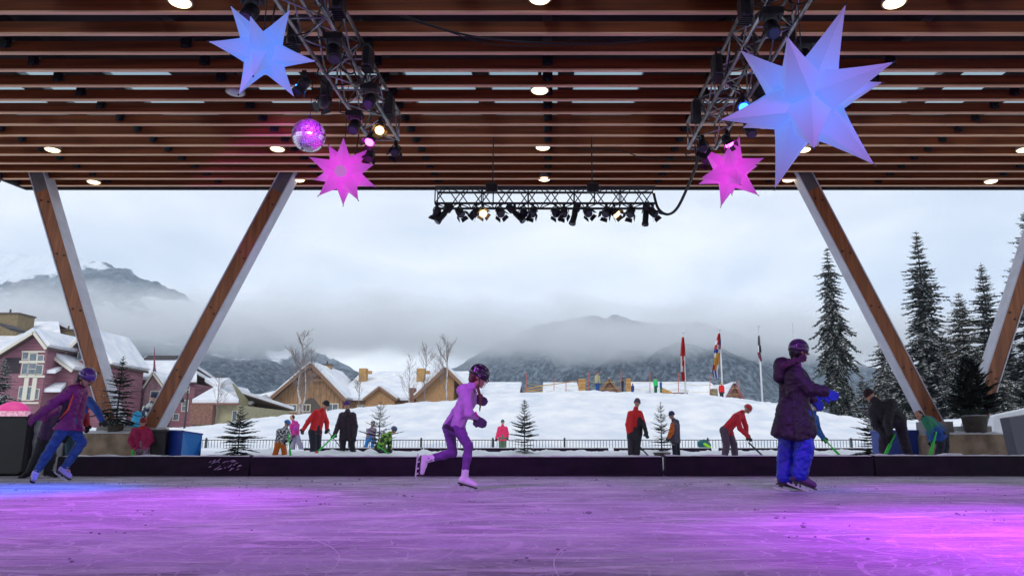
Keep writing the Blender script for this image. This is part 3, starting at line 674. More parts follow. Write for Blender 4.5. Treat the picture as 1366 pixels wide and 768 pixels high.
def star(label, px, py, d, Rpx, dirs, mat, basek=.265, hang=True, core=.34, disc=None):
    c = P(px, py, d); zc = c.y * CP + (c.z - CAMZ) * SP; Rw = Rpx * zc / F
    fw_ = (c - Vector((0, 0, CAMZ))).normalized(); rg_ = fw_.cross(Vector((0, 0, 1))).normalized(); ug_ = rg_.cross(fw_)
    def loc3(v): return rg_ * v[0] + ug_ * v[1] - fw_ * v[2]
    t = thing('star_lantern', c, label, 'star lantern', 'glowing star lanterns under the roof')
    for k_, dv in enumerate(dirs):
        v = loc3(dv).normalized(); Ln = Rw * Vector(dv).length
        u = v.orthogonal().normalized(); u = Matrix.Rotation(k_ * .7, 3, v) @ u; w_ = v.cross(u)
        rb = Rw * basek * .9; b0 = v * Rw * .26; q = MB()
        rings = []
        for (tt, rk) in ((0, 1.0), (.06, .97), (.30, .68), (.6, .37), (.85, .13), (1, .004)):
            ctr = c + b0.lerp(v * Ln, tt); rg = []
            for j in range(15):
                an = 2 * math.pi * j / 15; ph = (j % 3) * 2 * math.pi / 15
                seam = 1.0 if (j % 3) else 1.035
                rr = seam * rb * rk * (math.cos(math.pi / 5) / math.cos((an % (2 * math.pi / 5)) - math.pi / 5)) 
                rg.append(ctr + (u * math.cos(an) + w_ * math.sin(an)) * rr)
            rings.append(rg)
        vs = sum(rings, []); fs = [(i * 15 + j, i * 15 + (j + 1) % 15, i * 15 + 15 + (j + 1) % 15, i * 15 + 15 + j) for i in range(5) for j in range(15)]
        q.smooth = False; q.add(vs, fs); q.add([c + q_ * 0 for q_ in []], [])
        o = q.build('star_point', mat, t)
    q = MB(); q.sphere(c, Rw * core, 16, 10); q.build('star_core', mat, t)
    q = MB()
    for dv in dirs:
        v = loc3(dv).normalized(); Ln = Rw * Vector(dv).length; q.tube([c + v * Ln * .985, c + v * Ln * 1.02], .008, 5)
    q.build('tip_cap', black_m, t)
    q = MB(); q.tube([c + Vector((0, 0, Rw * .3)), Vector((c.x, c.y, roofz(c.y) + .1))], .006, 5); q.build('hanging_cord', cable_m, t)
    if disc:
        v = loc3(disc).normalized(); q = MB(); q.tube([c + v * Rw * .42, c + v * Rw * .5], Rw * .16, 18); q.build('end_cap', M('star_cap', (.5, .3, .5), .5, emit=(.8, .2, .8), es=.35), t)
    return t
def dirs_from(lst, Rr):
    out = []
    for u, v, s_ in lst:
        r = math.hypot(u, v) / Rr; w_ = math.sqrt(max(0.0, 1 - r * r)) * s_
        out.append((u / Rr, v / Rr, w_))
    return out
big = dirs_from([(-16, 87, 1), (7, -60, 1), (-114, -7, 1), (112, 35, 1), (84, -97, 1), (-49, -113, 1), (-86, 90, -1), (62, 123, -1), (109, 13, -1), (14, -70, -1), (-96, -25, -1)], 132)
star('largest blue star lantern, hanging in front of the right truss', 1074, 137, 6.4, 123, big, fabric('star_blue_large', (.07, .26, .98), (.34, .22, .58), .74, .26, .95))
lef = dirs_from([(-19, 45, 1), (72, 2, 1), (47, -52, 1), (-26, -61, 1), (-69, 2, 1), (-9, -32, 1), (-47, 56, -1), (32, 67, -1), (54, -5, -1), (-43, -10, -1)], 76)
star('smaller blue star lantern hanging left of the left truss', 350, 71, 6.5, 71, lef, fabric('star_blue_small', (.08, .25, .95), (.32, .28, .68), .70, .34, .75))
phi = (1 + 5 ** .5) / 2
ico = [Vector(q).normalized() for q in [(0, a, b * phi) for a in (-1, 1) for b in (-1, 1)] + [(a, b * phi, 0) for a in (-1, 1) for b in (-1, 1)] + [(b * phi, 0, a) for a in (-1, 1) for b in (-1, 1)]]
Mp1 = Matrix(((.987, .106, -.1212), (-.0172, .8179, .5751), (.1601, -.5656, .809)))
Mp2 = Matrix(((-.429, .6164, -.6603), (.7969, .6024, .0446), (.4252, -.5071, -.7497)))
pk = fabric('star_pink', (.75, .03, .66), (.34, .04, .42), .95, .5, .6)
d1 = [tuple(Mp1 @ v) for v in ico]; f1 = max(d1, key=lambda v: v[2]); d1 = [v for v in d1 if v[2] < .93]
star('magenta star lantern with a round end cap hanging below the left truss', 458, 230, 10.8, 49, d1, pk, basek=.30, disc=f1)
d2 = [tuple(Mp2 @ v) for v in ico]
star('magenta star lantern hanging below the right truss', 974, 229, 10.8, 49, d2, pk, basek=.32)
mir = M('mirror_tiles', (.82, .8, .85), .12, metal=.88)
def mirror_ball(label, px, py, d, rpx):
    c = P(px, py, d); zc = c.y * CP + (c.z - CAMZ) * SP; r = rpx * zc / F
    t = thing('mirror_ball', c, label, 'mirror ball', 'mirror balls under the roof'); q = MB(); rnd = random.Random(px)
    n = 22
    for i in range(n):
        t0, t1 = math.pi * i / n, math.pi * (i + 1) / n; m_ = max(4, int(2 * n * math.sin((t0 + t1) / 2)))
        for j in range(m_):
            a0, a1 = 2 * math.pi * (j + .05) / m_, 2 * math.pi * (j + .95) / m_; e = (t1 - t0) * .05
            def pt(t_, a): return Vector((math.sin(t_) * math.cos(a), math.sin(t_) * math.sin(a), math.cos(t_))) * r
            vs = [pt(t0 + e, a0), pt(t1 - e, a0), pt(t1 - e, a1), pt(t0 + e, a1)]
            ctr = sum(vs, Vector()) / 4; ax_ = Vector((rnd.gauss(0, 1), rnd.gauss(0, 1), rnd.gauss(0, 1))).normalized(); Rm = Matrix.Rotation(rnd.gauss(0, .035), 3, ax_)
            q.add([c + ctr + Rm @ (v - ctr) for v in vs], [(0, 1, 2, 3)])
    q.build('mirror_tiles', mir, t)
    q = MB(); q.sphere(c, r * .965, 24, 16); q.build('ball_core', M('ball_grout', (.1, .1, .11), .5), t)
    q = MB(); q.tube([c + Vector((0, 0, r * .95)), c + Vector((0, 0, r + .05))], .03, 8); q.tube([c + Vector((0, 0, r)), Vector((c.x, c.y, roofz(c.y) + .1))], .006, 5); q.build('hanger', black_m, t)
    return c
cb = mirror_ball('mirror ball glowing magenta on top, hanging beside the left truss', 412, 181, 10.6, 22)
mirror_ball('mirror ball half hidden behind the large blue star', 1020, 152, 10.9, 20)
stage_lamp((-2.98, 9.2, 5.06), aimed((-2.98, 9.2, 4.86), cb), 'par', 'black spotlight lighting the mirror ball beside the left truss', 'stage lights on the side trusses', lens='pink', s=.8, light=(MAG, 1000, 24, .4, cb + Vector((0, 0, .1))))

# ------------------------------------------------------------------ rink boards, curbs, planters
def board(name, label, px0, px1, d, z0, z1, mat, group, th=.22, snow=True, seed=0):
    x0 = P(px0, 620, d).x; x1 = P(px1, 620, d).x
    t = thing(name, ((x0 + x1) / 2, d, z0), label, 'rink board', group)
    rnd = random.Random(seed)
    # padded vinyl panel with slightly wavy face
    nx = max(8, int((x1 - x0) / .12)); prof = [(0, 0), (-.004, .03), (-.004, (z1 - z0) * .5), (0, z1 - z0 - .03), (.03, z1 - z0), (th - .03, z1 - z0), (th, z1 - z0 - .03), (th, 0)]
    vs = []; fs = []; n_ = len(prof)
    for i in range(nx + 1):
        x = lerp(x0, x1, i / nx)
        for j, (dy, dz) in enumerate(prof):
            wv = fbm(x * 2.3, j * .8, seed, 3) * .018
            vs.append((x, d + dy + (wv if 0 < j < 4 else 0), z0 + dz + (wv * .5 if 3 <= j <= 6 else 0)))
    for i in range(nx):
        for j in range(n_):
            fs.append((i * n_ + j, (i + 1) * n_ + j, (i + 1) * n_ + (j + 1) % n_, i * n_ + (j + 1) % n_))
    fs.append(tuple(range(n_))); fs.append(tuple(nx * n_ + j for j in range(n_ - 1, -1, -1)))
    q = MB(); q.smooth = False; q.add(vs, fs); q.build('padded_panel', mat, t)
    if snow:
        q = MB(); ns = int((x1 - x0) / .05); vs = []; fs = []
        for i in range(ns + 1):
            x = lerp(x0 + .01, x1 - .01, i / ns); h = max(.003, .009 + .02 * fbm(x * 3, seed, 2, 4)); f_ = .012 + .01 * fbm(x * 9, seed, 7, 3)
            vs += [(x, d + f_, z1 - .004), (x, d + .04, z1 + h), (x, d + th - .03, z1 + h * 1.3), (x, d + th - .002, z1 - .004)]
        for i in range(ns):
            for j in range(3): fs.append((i * 4 + j, (i + 1) * 4 + j, (i + 1) * 4 + j + 1, i * 4 + j + 1))
        q.smooth = True; q.add(vs, fs); q.build('snow_layer', snow_fine, t)
    return t
g1 = 'low dark boards edging the ice'
b1 = board('rink_board', 'low dark board with snow smeared on its face, in front of the blue bin', 76, 332, 11.72, 0, .295, purple_board, g1, seed=1)
board('rink_board', 'longest low dark board, behind the girl in lilac', 335, 884, 11.72, 0, .29, purple_board, g1, seed=2)
board('rink_board', 'low dark board directly behind the skater in the long plum coat', 888, 1165, 11.72, 0, .30, purple_board, g1, seed=3)
board('rink_board', 'low dark board at far right, below the tan planter wall', 1168, 1500, 11.72, 0, .305, purple_board, g1, seed=4)
sc_m = M('board_scuff', (.55, .4, .6), .6)
rs = random.Random(5)
q = MB()
for i in range(26):
    a = P(rs.uniform(278, 318), rs.uniform(614, 627), 11.70); l_ = rs.uniform(.02, .09); s_ = rs.uniform(.2, .8)
    q.tube([a, a + Vector((l_ * .6, -.001, l_ * s_ * .5)), a + Vector((l_, 0, l_ * s_))], [.003, .008, .002], 5)
q.build('snow_smear', sc_m, b1)
q = MB(); c = P(757, 617, 11.70); q.tube([c, c + Vector((0, -.01, 0))], .018, 8)
g2 = 'low dark boards edging the far rink'
for i, (a, b, lb) in enumerate([(404, 562, 'low dark far board behind the kneeling child in green camouflage'), (565, 812, 'low dark far board behind the lone tree in the middle of the far rink'), (820, 950, 'low dark far board behind the person in the red and black jacket'), (962, 1225, 'low dark far board behind the skater in the long coat')]):
    board('rink_board', lb, a, b, 24.5, .12, .335, purple_board, g2, th=.3, seed=20 + i)
tarp = M('grey_tarp', (.30, .31, .33), .35, var=.15, vs=5, bump=.02, bs=6)
blk_pad = M('black_pad', (.014, .013, .015), .5, bump=.01, bs=5)
def bin_(name, label, cat, x0, x1, y0, y1, z0, z1, mat, mat2=None, lip=True):
    t = thing(name, ((x0 + x1) / 2, (y0 + y1) / 2, z0), label, cat)
    q = MB(); q.bbox_bev(x0, x1, y0, y1, z0, z1, .03); q.build('body', mat, t)
    if lip:
        q = MB(); q.bbox_bev(x0 - .015, x1 + .015, y0 - .015, y1 + .015, z1 - .06, z1 + .01, .012); q.build('rim', mat2 or mat, t)
    return t
lx = P(-30, 600, 11.75).x; l2 = P(35, 600, 11.75).x
t = thing('wall_pad', ((lx + l2) / 2, 11.9, 0), 'tall black padded wall at the far left edge of the ice', 'wall pad')
q = MB(); q.bbox_bev(lx - 1, l2, 11.75, 12.05, 0, .90, .04); q.build('pad', blk_pad, t)
q = MB(); q.bb(lx - 1, l2 - .03, 11.745, 11.76, .42, .435); q.build('seam', black_m, t)
q = MB(); x0 = l2 + .01; x1 = P(76, 600, 11.75).x; n = 14; vs = []; fs = []
for i in range(n + 1):
    for j in range(15):
        x = lerp(x0, x1, i / n); z = .88 * j / 14; vs.append((x, 11.86 + .03 * fbm(x * 3, z * 5, 4) + .015 * math.sin(z * 30 + x * 6) * (.3 + .7 * z), z))
for i in range(n):
    for j in range(14): fs.append((i * 15 + j, (i + 1) * 15 + j, (i + 1) * 15 + j + 1, i * 15 + j + 1))
vs2 = [(a, b + .03, c) for a, b, c in vs]; m0 = len(vs); fs += [tuple(reversed([k + m0 for k in f])) for f in fs]
q.smooth = True; q.add(vs + vs2, fs); tag(q.build('tarp_panel', tarp), 'wrinkled grey tarp sheet hung beside the black wall pad', 'tarp')
conc = M('planter_concrete', (.30, .22, .15), .85, var=.35, vs=3.5, bump=.006, bs=30)
def planter(label, px0, px1, d, ztop, seed):
    x0, x1 = P(px0, 590, d).x, P(px1, 590, d).x
    t = thing('planter_wall', ((x0 + x1) / 2, d + .5, 0), label, 'planter', 'planters at the feet of the columns')
    q = MB(); q.bbox_bev(x0, x1, d, d + 1.9, -.1, ztop, .02); q.build('wall', conc, t)
    q = MB(); nx_, ny_ = int((x1 - x0) / .09), 22; vs = []; fs = []
    for i in range(nx_ + 1):
        for j in range(ny_ + 1):
            x = lerp(x0 + .02, x1 - .02, i / nx_); y = lerp(d + .02, d + 1.88, j / ny_)
            e = min(1, min(x - x0, x1 - x, y - d, d + 1.9 - y) / .15)
            vs.append((x, y, ztop - .003 + e * (.05 + .035 * fbm(x * 2.2, y * 2.2, seed) + .03 * fbm(x * 8, y * 8, seed))))
    for i in range(nx_):
        for j in range(ny_): a = i * (ny_ + 1) + j; fs.append((a, a + ny_ + 1, a + ny_ + 2, a + 1))
    q.smooth = True; q.add(vs, fs); q.build('snow_layer', snow_fine, t)
planter('tan concrete planter wall with lumpy snow on top, at left behind the skater in jeans', 60, 199, 15.6, .68, 3)
planter('tan concrete planter wall at right under the bushy potted tree', 1256, 1349, 15.6, .66, 9)
bl1 = M('bin_blue', (.01, .045, .33), .4, var=.15, vs=4); bl2 = M('bin_blue_light', (.02, .22, .62), .4)
def X(px, d): return P(px, 590, d).x
bin_('storage_bin', 'black bin between the child in the red knit hat and the blue bin', 'bin', X(199, 15), X(220, 15), 15, 15.7, .1, .74, blk_pad)
t = thing('storage_bin', (X(245, 15), 15.4, .1), 'blue bin with a paler blue right side and snow against its foot', 'bin')
q = MB(); x0, x1, x2 = X(223, 15.2), X(243, 15), X(266, 15.4)
q.cur = 0; q.add([(x0, 15.2, .1), (x1, 15, .1), (x1, 15, .71), (x0, 15.2, .71)], [(0, 1, 2, 3)]); q.cur = 1
q.add([(x1, 15, .1), (x2 - .14, 15.5, .1), (x2, 15.5, .35), (x2, 15.5, .66), (x1, 15, .71)], [(0, 1, 2, 3, 4)]); q.cur = 0
q.add([(x0, 15.2, .71), (x1, 15, .71), (x2, 15.5, .66), (x0 + .2, 16, .71), (x0, 15.2, .1), (x0 + .2, 16, .1), (x2, 15.5, .1)], [(0, 1, 2, 3), (0, 3, 5, 4), (3, 2, 6, 5)])
q.build('body', [bl1, bl2], t)
q = MB(); q.beam((x0, 15.19, .715), (x1, 14.99, .715), .05, .03); q.beam((x1, 14.99, .715), (x2, 15.49, .665), .05, .03); q.build('rim', bl1, t)
bin_('storage_bin', 'wide dark blue bin behind the stooping figure in black and the boy in green', 'bin', X(1183, 16.6), X(1262, 16.6), 16.6, 17.4, .1, .76, bl1)
t = thing('wall_pad', (X(1357, 14.2), 14.4, 0), 'slanted grey padded panel at the far right edge', 'wall pad')
q = MB(); a = [P(1346, 557, 14.2), P(1420, 545, 14.2), P(1420, 612, 14.2), P(1359, 612, 14.2)]
q.add([v for v in a] + [v + Vector((0, .3, 0)) for v in a], [(0, 3, 2, 1), (4, 5, 6, 7), (0, 1, 5, 4), (1, 2, 6, 5), (2, 3, 7, 6), (3, 0, 4, 7)]); q.build('pad', M('grey_pad', (.13, .13, .17), .5, bump=.01, bs=5), t)
q = MB(); a = [P(1326, 555, 19), P(1440, 530, 19), P(1440, 610, 19), P(1326, 610, 19)]
q.add([v for v in a] + [v + Vector((0, .5, 0)) for v in a], [(0, 3, 2, 1), (4, 5, 6, 7), (0, 1, 5, 4), (1, 2, 6, 5), (2, 3, 7, 6), (3, 0, 4, 7)]); tag(q.build('snow_block', snow_fine), 'pale block wall of packed snow at the far right behind the grey panel', 'snow block')
q = MB(); c = P(1276, 606, 13); q.bbox_bev(c.x - .13, c.x + .13, 13, 13.3, .1, c.z + .02, .03); tag(q.build('snow_block', snow_fine), 'small white slab of snow on the board below the right planter', 'snow block')
# snow banked behind the near boards and against the bin
q = MB(); vs = []; fs = []; nx_ = 330
for i in range(nx_ + 1):
    x = lerp(-8.5, 9.5, i / nx_)
    if True:
        pk_ = .13 + .10 * max(0, math.sin(x * .9 + 1)) + .06 * fbm(x * 2, 1, 5); 
        for j, (yy, k_) in enumerate(((12.6, 0), (12.9, .55), (13.3, 1), (13.8, .85), (14.5, .4), (15.4, 0))):
            vs.append((x, yy + .1 * fbm(x * 1.5, j, 2), .03 + pk_ * k_ * .9 + .04 * fbm(x * 5, yy * 4, 6) * k_))
for i in range(nx_):
    for j in range(5): a = i * 6 + j; fs.append((a, a + 6, a + 7, a + 1))
q.smooth = True; q.add(vs, fs); tag(q.build('snow_bank', snow_fine, origin=(0, 13, 0)), kind='structure')
# chips and swept snow ridges on the far rink
vs = []; fs = []; q = MB(); nx_ = 420; yy_ = [19.8, 20.3, 20.7, 21.1, 21.6, 22.2, 22.8, 23.4, 24.2]
for i in range(nx_ + 1):
    x = lerp(-9, 12, i / nx_)
    for j, y in enumerate(yy_):
        e = math.sin(math.pi * j / 8); vs.append((x, y, .1 + e * (.16 + .10 * fbm(x * 1.6, y * 1.5, 7, 5) + .05 * fbm(x * 6, y * 5, 2))))
for i in range(nx_):
    for j in range(8): a = i * 9 + j; fs.append((a, a + 9, a + 10, a + 1))
q.smooth = True; q.add(vs, fs); tag(q.build('swept_snow', snow_fine, origin=(0, 22, 0)), kind='structure')

# fence
t = thing('picket_fence', (2, 31.5, .2), 'black metal picket fence along the foot of the snow hill', 'fence')
fx0, fx1 = P(262, 590, 31.5).x, P(1240, 590, 31.5).x; zt = P(700, 586.5, 31.5).z; zb = .12
fmk = M('fence_iron', (.03, .035, .045), .5)
q = MB(); x = fx0
while x < fx1: q.tube([(x, 31.5, zb), (x, 31.5, zt)], .011, 4); x += .125
q.build('pickets', fmk, t)
q = MB(); q.beam((fx0, 31.5, zt), (fx1, 31.5, zt), .035, .03); q.build('rail', fmk, t)
x = fx0 + .4
while x < fx1:
    q = MB(); q.bb(x - .04, x + .04, 31.46, 31.54, zb, zt + .03); q.sphere((x, 31.5, zt + .05), .045, 8, 5); q.build('post', fmk, t); x += 2.95

# ------------------------------------------------------------------ conifers
needle = [M('needles_dark', (.030, .045, .036), .75, var=.5, vs=3), M('needles_grey', (.055, .07, .06), .75, var=.5, vs=3), M('needles_brown', (.13, .105, .06), .8, var=.5, vs=3), M('needles_fresh', (.032, .055, .034), .7, var=.5, vs=8)]
bark = M('bark', (.07, .05, .04), .9, var=.4, vs=10)
def conifer(name, label, cat, base, h, rad, seed, nd=0, snow=.4, droop=.5, levels=26, twigs=9, group=None, tw=1.0, pot=None, trunk_r=None, start=.05, shape=1.0, wid=.05, br=(5, 8)):
    rnd = random.Random(seed); base = Vector(base)
    t = thing(name, base, label, cat, group); z0 = base.z
    if pot:
        q = MB(); pr, ph = pot; q.tube([base, base + Vector((0, 0, ph * .9)), base + Vector((0, 0, ph * .9)), base + Vector((0, 0, ph))], [pr * .78, pr * .96, pr * 1.06, pr * 1.06], 18); q.build('pot', M('pot_clay', (.09, .075, .06), .7, var=.3, vs=6), t)
        q = MB(); q.sphere(base + Vector((0, 0, ph * .97)), pr * .98, 14, 6, (1, 1, .22)); q.build('snow_layer', snow_fine, t); base = base + Vector((0, 0, ph * .9)); h -= ph * .9
    tr = trunk_r or h * .014
    q = MB(); q.tube([base - Vector((0, 0, .3 if not pot else .02)), base + Vector((0, 0, h * .5)), base + Vector((0, 0, h))], [tr, tr * .6, tr * .08], 7); q.build('trunk', bark, t)
    q = MB(); 
    for li in range(levels):
        f = (li + rnd.uniform(-.3, .3)) / levels; f = max(0, min(.985, start + (1 - start) * f)); z = h * f
        rl_ = rad * ((1 - f) ** shape) * rnd.uniform(.60, 1.22) + .02 * rad
        nb = rnd.randint(*br); a0 = rnd.uniform(0, 6.28)
        for b_ in range(nb):
            az = a0 + 6.283 * b_ / nb + rnd.uniform(-.25, .25); ln = rl_ * rnd.uniform(.65, 1.12)
            el = lerp(-.1, .75, f) - droop * .35 * (1 - f)
            p = base + Vector((0, 0, z + rnd.uniform(-.3, .3) * h / levels)); pts = [p.copy()]; d = Vector((math.cos(az), math.sin(az), 0)); ns = 6
            for s_ in range(ns):
                tt = (s_ + .5) / ns; e_ = el - droop * .9 * math.sin(tt * 2.2) + droop * .75 * max(0, tt - .55)
                p = p + (d * math.cos(e_) + Vector((0, 0, math.sin(e_)))) * ln / ns; pts.append(p.copy())
            q.cur = 2; q.tube(pts, [max(.003, tr * .16 * (1 - i / 8)) for i in range(ns + 1)], 3, caps=False)
            nt_ = max(3, int(twigs * (.35 + ln / max(rad, .01))))
            for k in range(nt_):
                tt = (k + .5 + rnd.uniform(-.3, .3)) / nt_ * .95 + .05; i_ = min(ns - 1, int(tt * ns)); o = pts[i_].lerp(pts[i_ + 1], tt * ns - i_)
                for side in (-1, 1):
                    tl = ln * .34 * tw * (1.05 - .75 * tt) * rnd.uniform(.6, 1.3) + .01 * h * .3
                    dd = (Vector((-d.y, d.x, 0)) * side * rnd.uniform(.6, 1.1) + d * rnd.uniform(.4, 1.0) + Vector((0, 0, -droop * rnd.uniform(.1, .9) + .12))).normalized()
                    e = o + dd * tl; wv = Vector((0, 0, 1)).cross(dd).normalized() * max(wid * tl * 3.4, .004); dn = Vector((0, 0, -1)) * max(wid * tl * 3.0, .005) * (.6 + droop)
                    mid = o.lerp(e, .5)
                    q.cur = 0 if rnd.random() < .75 else 1
                    q.add([o, mid + wv, e, mid - wv], [(0, 1, 2, 3)]); q.add([o, mid + dn, e, mid - dn * .3], [(0, 1, 2, 3)])
                    if rnd.random() < snow:
                        q.cur = 3; up_ = Vector((0, 0, .012 * tl + .004)); s2 = rnd.uniform(.45, .95); a_ = o.lerp(e, .1); c_ = o.lerp(e, .3 + .6 * s2); m_ = a_.lerp(c_, .5)
                        q.add([a_ + up_, m_ + wv * .85 * s2 + up_ * .6, c_ + up_, m_ - wv * .85 * s2 + up_ * .6, m_ + up_ * 3.5], [(0, 1, 4), (1, 2, 4), (2, 3, 4), (3, 0, 4)])
            # tip
            q.cur = 0; e = pts[-1]; dd = (pts[-1] - pts[-2]).normalized(); wv = Vector((0, 0, 1)).cross(dd).normalized() * ln * .05
            q.add([pts[-2], e - dd * 0 + wv, e + dd * ln * .12, e - wv], [(0, 1, 2, 3)])
    q.build('crown', [needle[nd], needle[min(nd + 1, 2)] if nd < 3 else needle[1], bark, snow_fine], t)
    return t
def tall(label, px, ptop, d, wpx, seed, zb=1.0, pbase=None, **k):
    top = P(px, ptop, d); h = top.z - zb; zc = d * CP + 6 * SP
    conifer('spruce_tree', label, 'tree', (top.x, d, zb), h, wpx * .58 * zc / F, seed, group='tall snowy evergreens on the right', **k)
tall('tall narrow drooping evergreen just right of the skater in the long coat', 1103, 330, 92, 78, 1, nd=0, droop=1.15, levels=62, twigs=14, snow=0.66, shape=.55, wid=.06, tw=.8, start=.02)
tall('shorter brownish evergreen behind the right inner column', 1180, 438, 78, 100, 2, nd=1, droop=.9, levels=43, twigs=14, snow=0.74, shape=.7, wid=.06)
tall('tallest well-shaped conical evergreen between the two right columns', 1222, 308, 88, 112, 3, nd=0, droop=.75, levels=62, twigs=15, snow=0.86, shape=.78, wid=.055, start=.02)
tall('pointed evergreen left of the rightmost column, behind the potted tree', 1308, 350, 90, 92, 4, nd=0, droop=.6, levels=54, twigs=14, snow=0.83, shape=.72, wid=.055)
tall('broad yellowish evergreen behind the potted tree, lower than its neighbours', 1278, 390, 82, 88, 5, nd=1, droop=.8, levels=48, twigs=14, snow=0.83, shape=.65, wid=.06)
tall('dark evergreen cut off by the right edge of the picture', 1368, 278, 80, 120, 6, nd=0, droop=.6, levels=59, twigs=15, snow=0.74, shape=.65, wid=.055)
tall('evergreen filling the gap between the tallest tree and the potted tree', 1256, 440, 95, 80, 7, nd=1, droop=.7, levels=40, twigs=13, snow=0.83, shape=.6, wid=.06)
tall('low evergreen behind the rightmost column foot', 1335, 440, 84, 90, 8, nd=1, droop=.7, levels=40, twigs=14, snow=0.83, shape=.6, wid=.06)
tall('small evergreen standing in front of the mauve house at far left', 6, 476, 60, 62, 9, nd=0, droop=.6, levels=35, twigs=12, snow=0.83, shape=.7)
tall('dark evergreen low behind the wide blue bin', 1200, 470, 72, 90, 21, nd=0, droop=.7, levels=34, twigs=13, snow=0.75, shape=.6, wid=.06)
tall('evergreen just right of the potted tree, low behind the planter', 1322, 470, 70, 96, 22, nd=1, droop=.7, levels=34, twigs=13, snow=0.75, shape=.6, wid=.06)
tall('lowest evergreen directly behind the bushy potted tree', 1290, 478, 66, 90, 23, nd=0, droop=.7, levels=32, twigs=13, snow=0.75, shape=.55, wid=.06)
tall('small evergreen right of the tall narrow one', 1150, 500, 82, 64, 24, nd=0, droop=.7, levels=26, twigs=11, snow=0.75, shape=.65, wid=.06)
def small(label, px, ptop, pbase, d, wpx, seed, zb=None, **k):
    top = P(px, ptop, d); bz = zb if zb is not None else P(px, pbase, d).z; zc = d * CP
    conifer('small_spruce', label, 'small tree', (top.x, d, bz), top.z - bz, wpx / 2 * zc / F, seed, nd=3, **k)
g = 'small spruces around the far rink'
small('potted small spruce on the left planter beside the leftmost column', 165, 474, 572, 15.9, 66, 11, zb=.70, pot=(.17, .19), levels=25, twigs=13, snow=.10, droop=.25, tw=1.0, wid=0.046, br=(5, 8), shape=.8)
small('small bare-looking spruce at left in front of the fence, right of the blue bin', 322, 541, 610, 19.5, 74, 12, levels=19, twigs=13, snow=.12, droop=.2, wid=0.052, br=(5, 8), shape=.75, group=g)
small('sparse small spruce behind the kneeling child in green camouflage', 508, 533, 610, 25.5, 76, 13, levels=15, twigs=10, snow=.1, droop=.0, wid=0.046, br=(4, 7), shape=.8, group=g)
small('neat small spruce alone in the middle of the far rink', 700, 531, 613, 21, 62, 14, levels=21, twigs=13, snow=.15, droop=.1, wid=0.052, br=(5, 8), shape=.85, group=g)
small('thin small spruce in a black pot beside the child with orange sleeves', 881, 535, 614, 19.5, 46, 15, levels=18, twigs=12, snow=.1, droop=.0, wid=0.046, br=(4, 7), shape=.75, pot=(.22, .2), group=g)
small('low spruce left of the stooping figure in black', 1160, 545, 610, 19, 74, 16, levels=16, twigs=13, snow=.15, droop=.15, wid=0.058, br=(5, 8), shape=.55, group=g)
small('bushy potted tree with dense needles on the right planter', 1291, 480, 572, 15.9, 68, 17, zb=.68, pot=(.26, .36), levels=40, twigs=18, snow=.12, droop=-.25, wid=0.091, br=(7, 10), shape=.42, tw=1.3)

# ------------------------------------------------------------------ bare trees
birch = M('birch_bark', (.55, .52, .50), .8, vcol=(.2, .18, .17), vs=6, stretch=(1, 1, .5)); twig_m = M('bare_twigs', (.20, .16, .15), .85)
def bare(label, px, ptop, pbase, d, spread, seed, mat=birch, r0=.09):
    rnd = random.Random(seed); b = P(px, pbase, d); b.z = min(b.z, 3.5) - .5; top = P(px, ptop, d); h = top.z - b.z
    t = thing('bare_tree', b, label, 'tree', 'bare birches before the village')
    q = MB(); pts = [b + Vector((fbm(i * .4, seed) * h * .03, 0, h * i / 8)) for i in range(9)]; q.tube(pts, [r0 * (1 - i / 8.6) + .008 for i in range(9)], 6); q.build('trunk', mat, t)
    q = MB()
    def grow(p, d_, l, r, dep):
        pts = [p]; dd = d_.copy()
        for i in range(4): dd = (dd + Vector((rnd.gauss(0, .12), rnd.gauss(0, .12), .09))).normalized(); pts.append(pts[-1] + dd * l / 4)
        q.tube(pts, [r, r * .8, r * .6, r * .45, r * .25], 4, caps=False)
        if dep:
            for i in range(5 if dep > 1 else 4): 
                k = rnd.uniform(.25, 1) * 4; j = min(3, int(k)); pp = pts[j].lerp(pts[j + 1], k - j)
                nd_ = (dd + Vector((rnd.gauss(0, .55), rnd.gauss(0, .55), rnd.gauss(.1, .3)))).normalized(); grow(pp, nd_, l * rnd.uniform(.4, .62), r * .5, dep - 1)
    for i in range(17):
        f = rnd.uniform(.28, .95); az = rnd.uniform(0, 6.28); grow(b + Vector((0, 0, h * f)), Vector((math.cos(az), math.sin(az), 1.1)).normalized(), spread * (1.15 - f) * h * .42 + .3, r0 * .28, 2)
    q.build('crown', twig_m, t)
bare('pale bare birch left of the large timber gable', 397, 443, 560, 75, .8, 1, r0=.16)
bare('leaning bare birch with thin stem in front of the large timber gable', 404, 468, 560, 74, .7, 2, r0=.09)
bare('bare tree behind the sparse spruce, between the two timber gables', 545, 472, 545, 80, .6, 3, r0=.07)
bare('tall bare tree left of the right timber gable', 566, 458, 545, 80, .7, 4, mat=twig_m, r0=.09)
bare('tallest bare birch in front of the right timber gable', 595, 448, 545, 78, .8, 5, r0=.12)
bare('slim bare tree in front of the long snowy lodge roof', 478, 500, 550, 78, .6, 6, mat=twig_m, r0=.06)
bare('bare shrub-like tree near the street lamp', 288, 500, 560, 70, .6, 7, mat=twig_m, r0=.06)

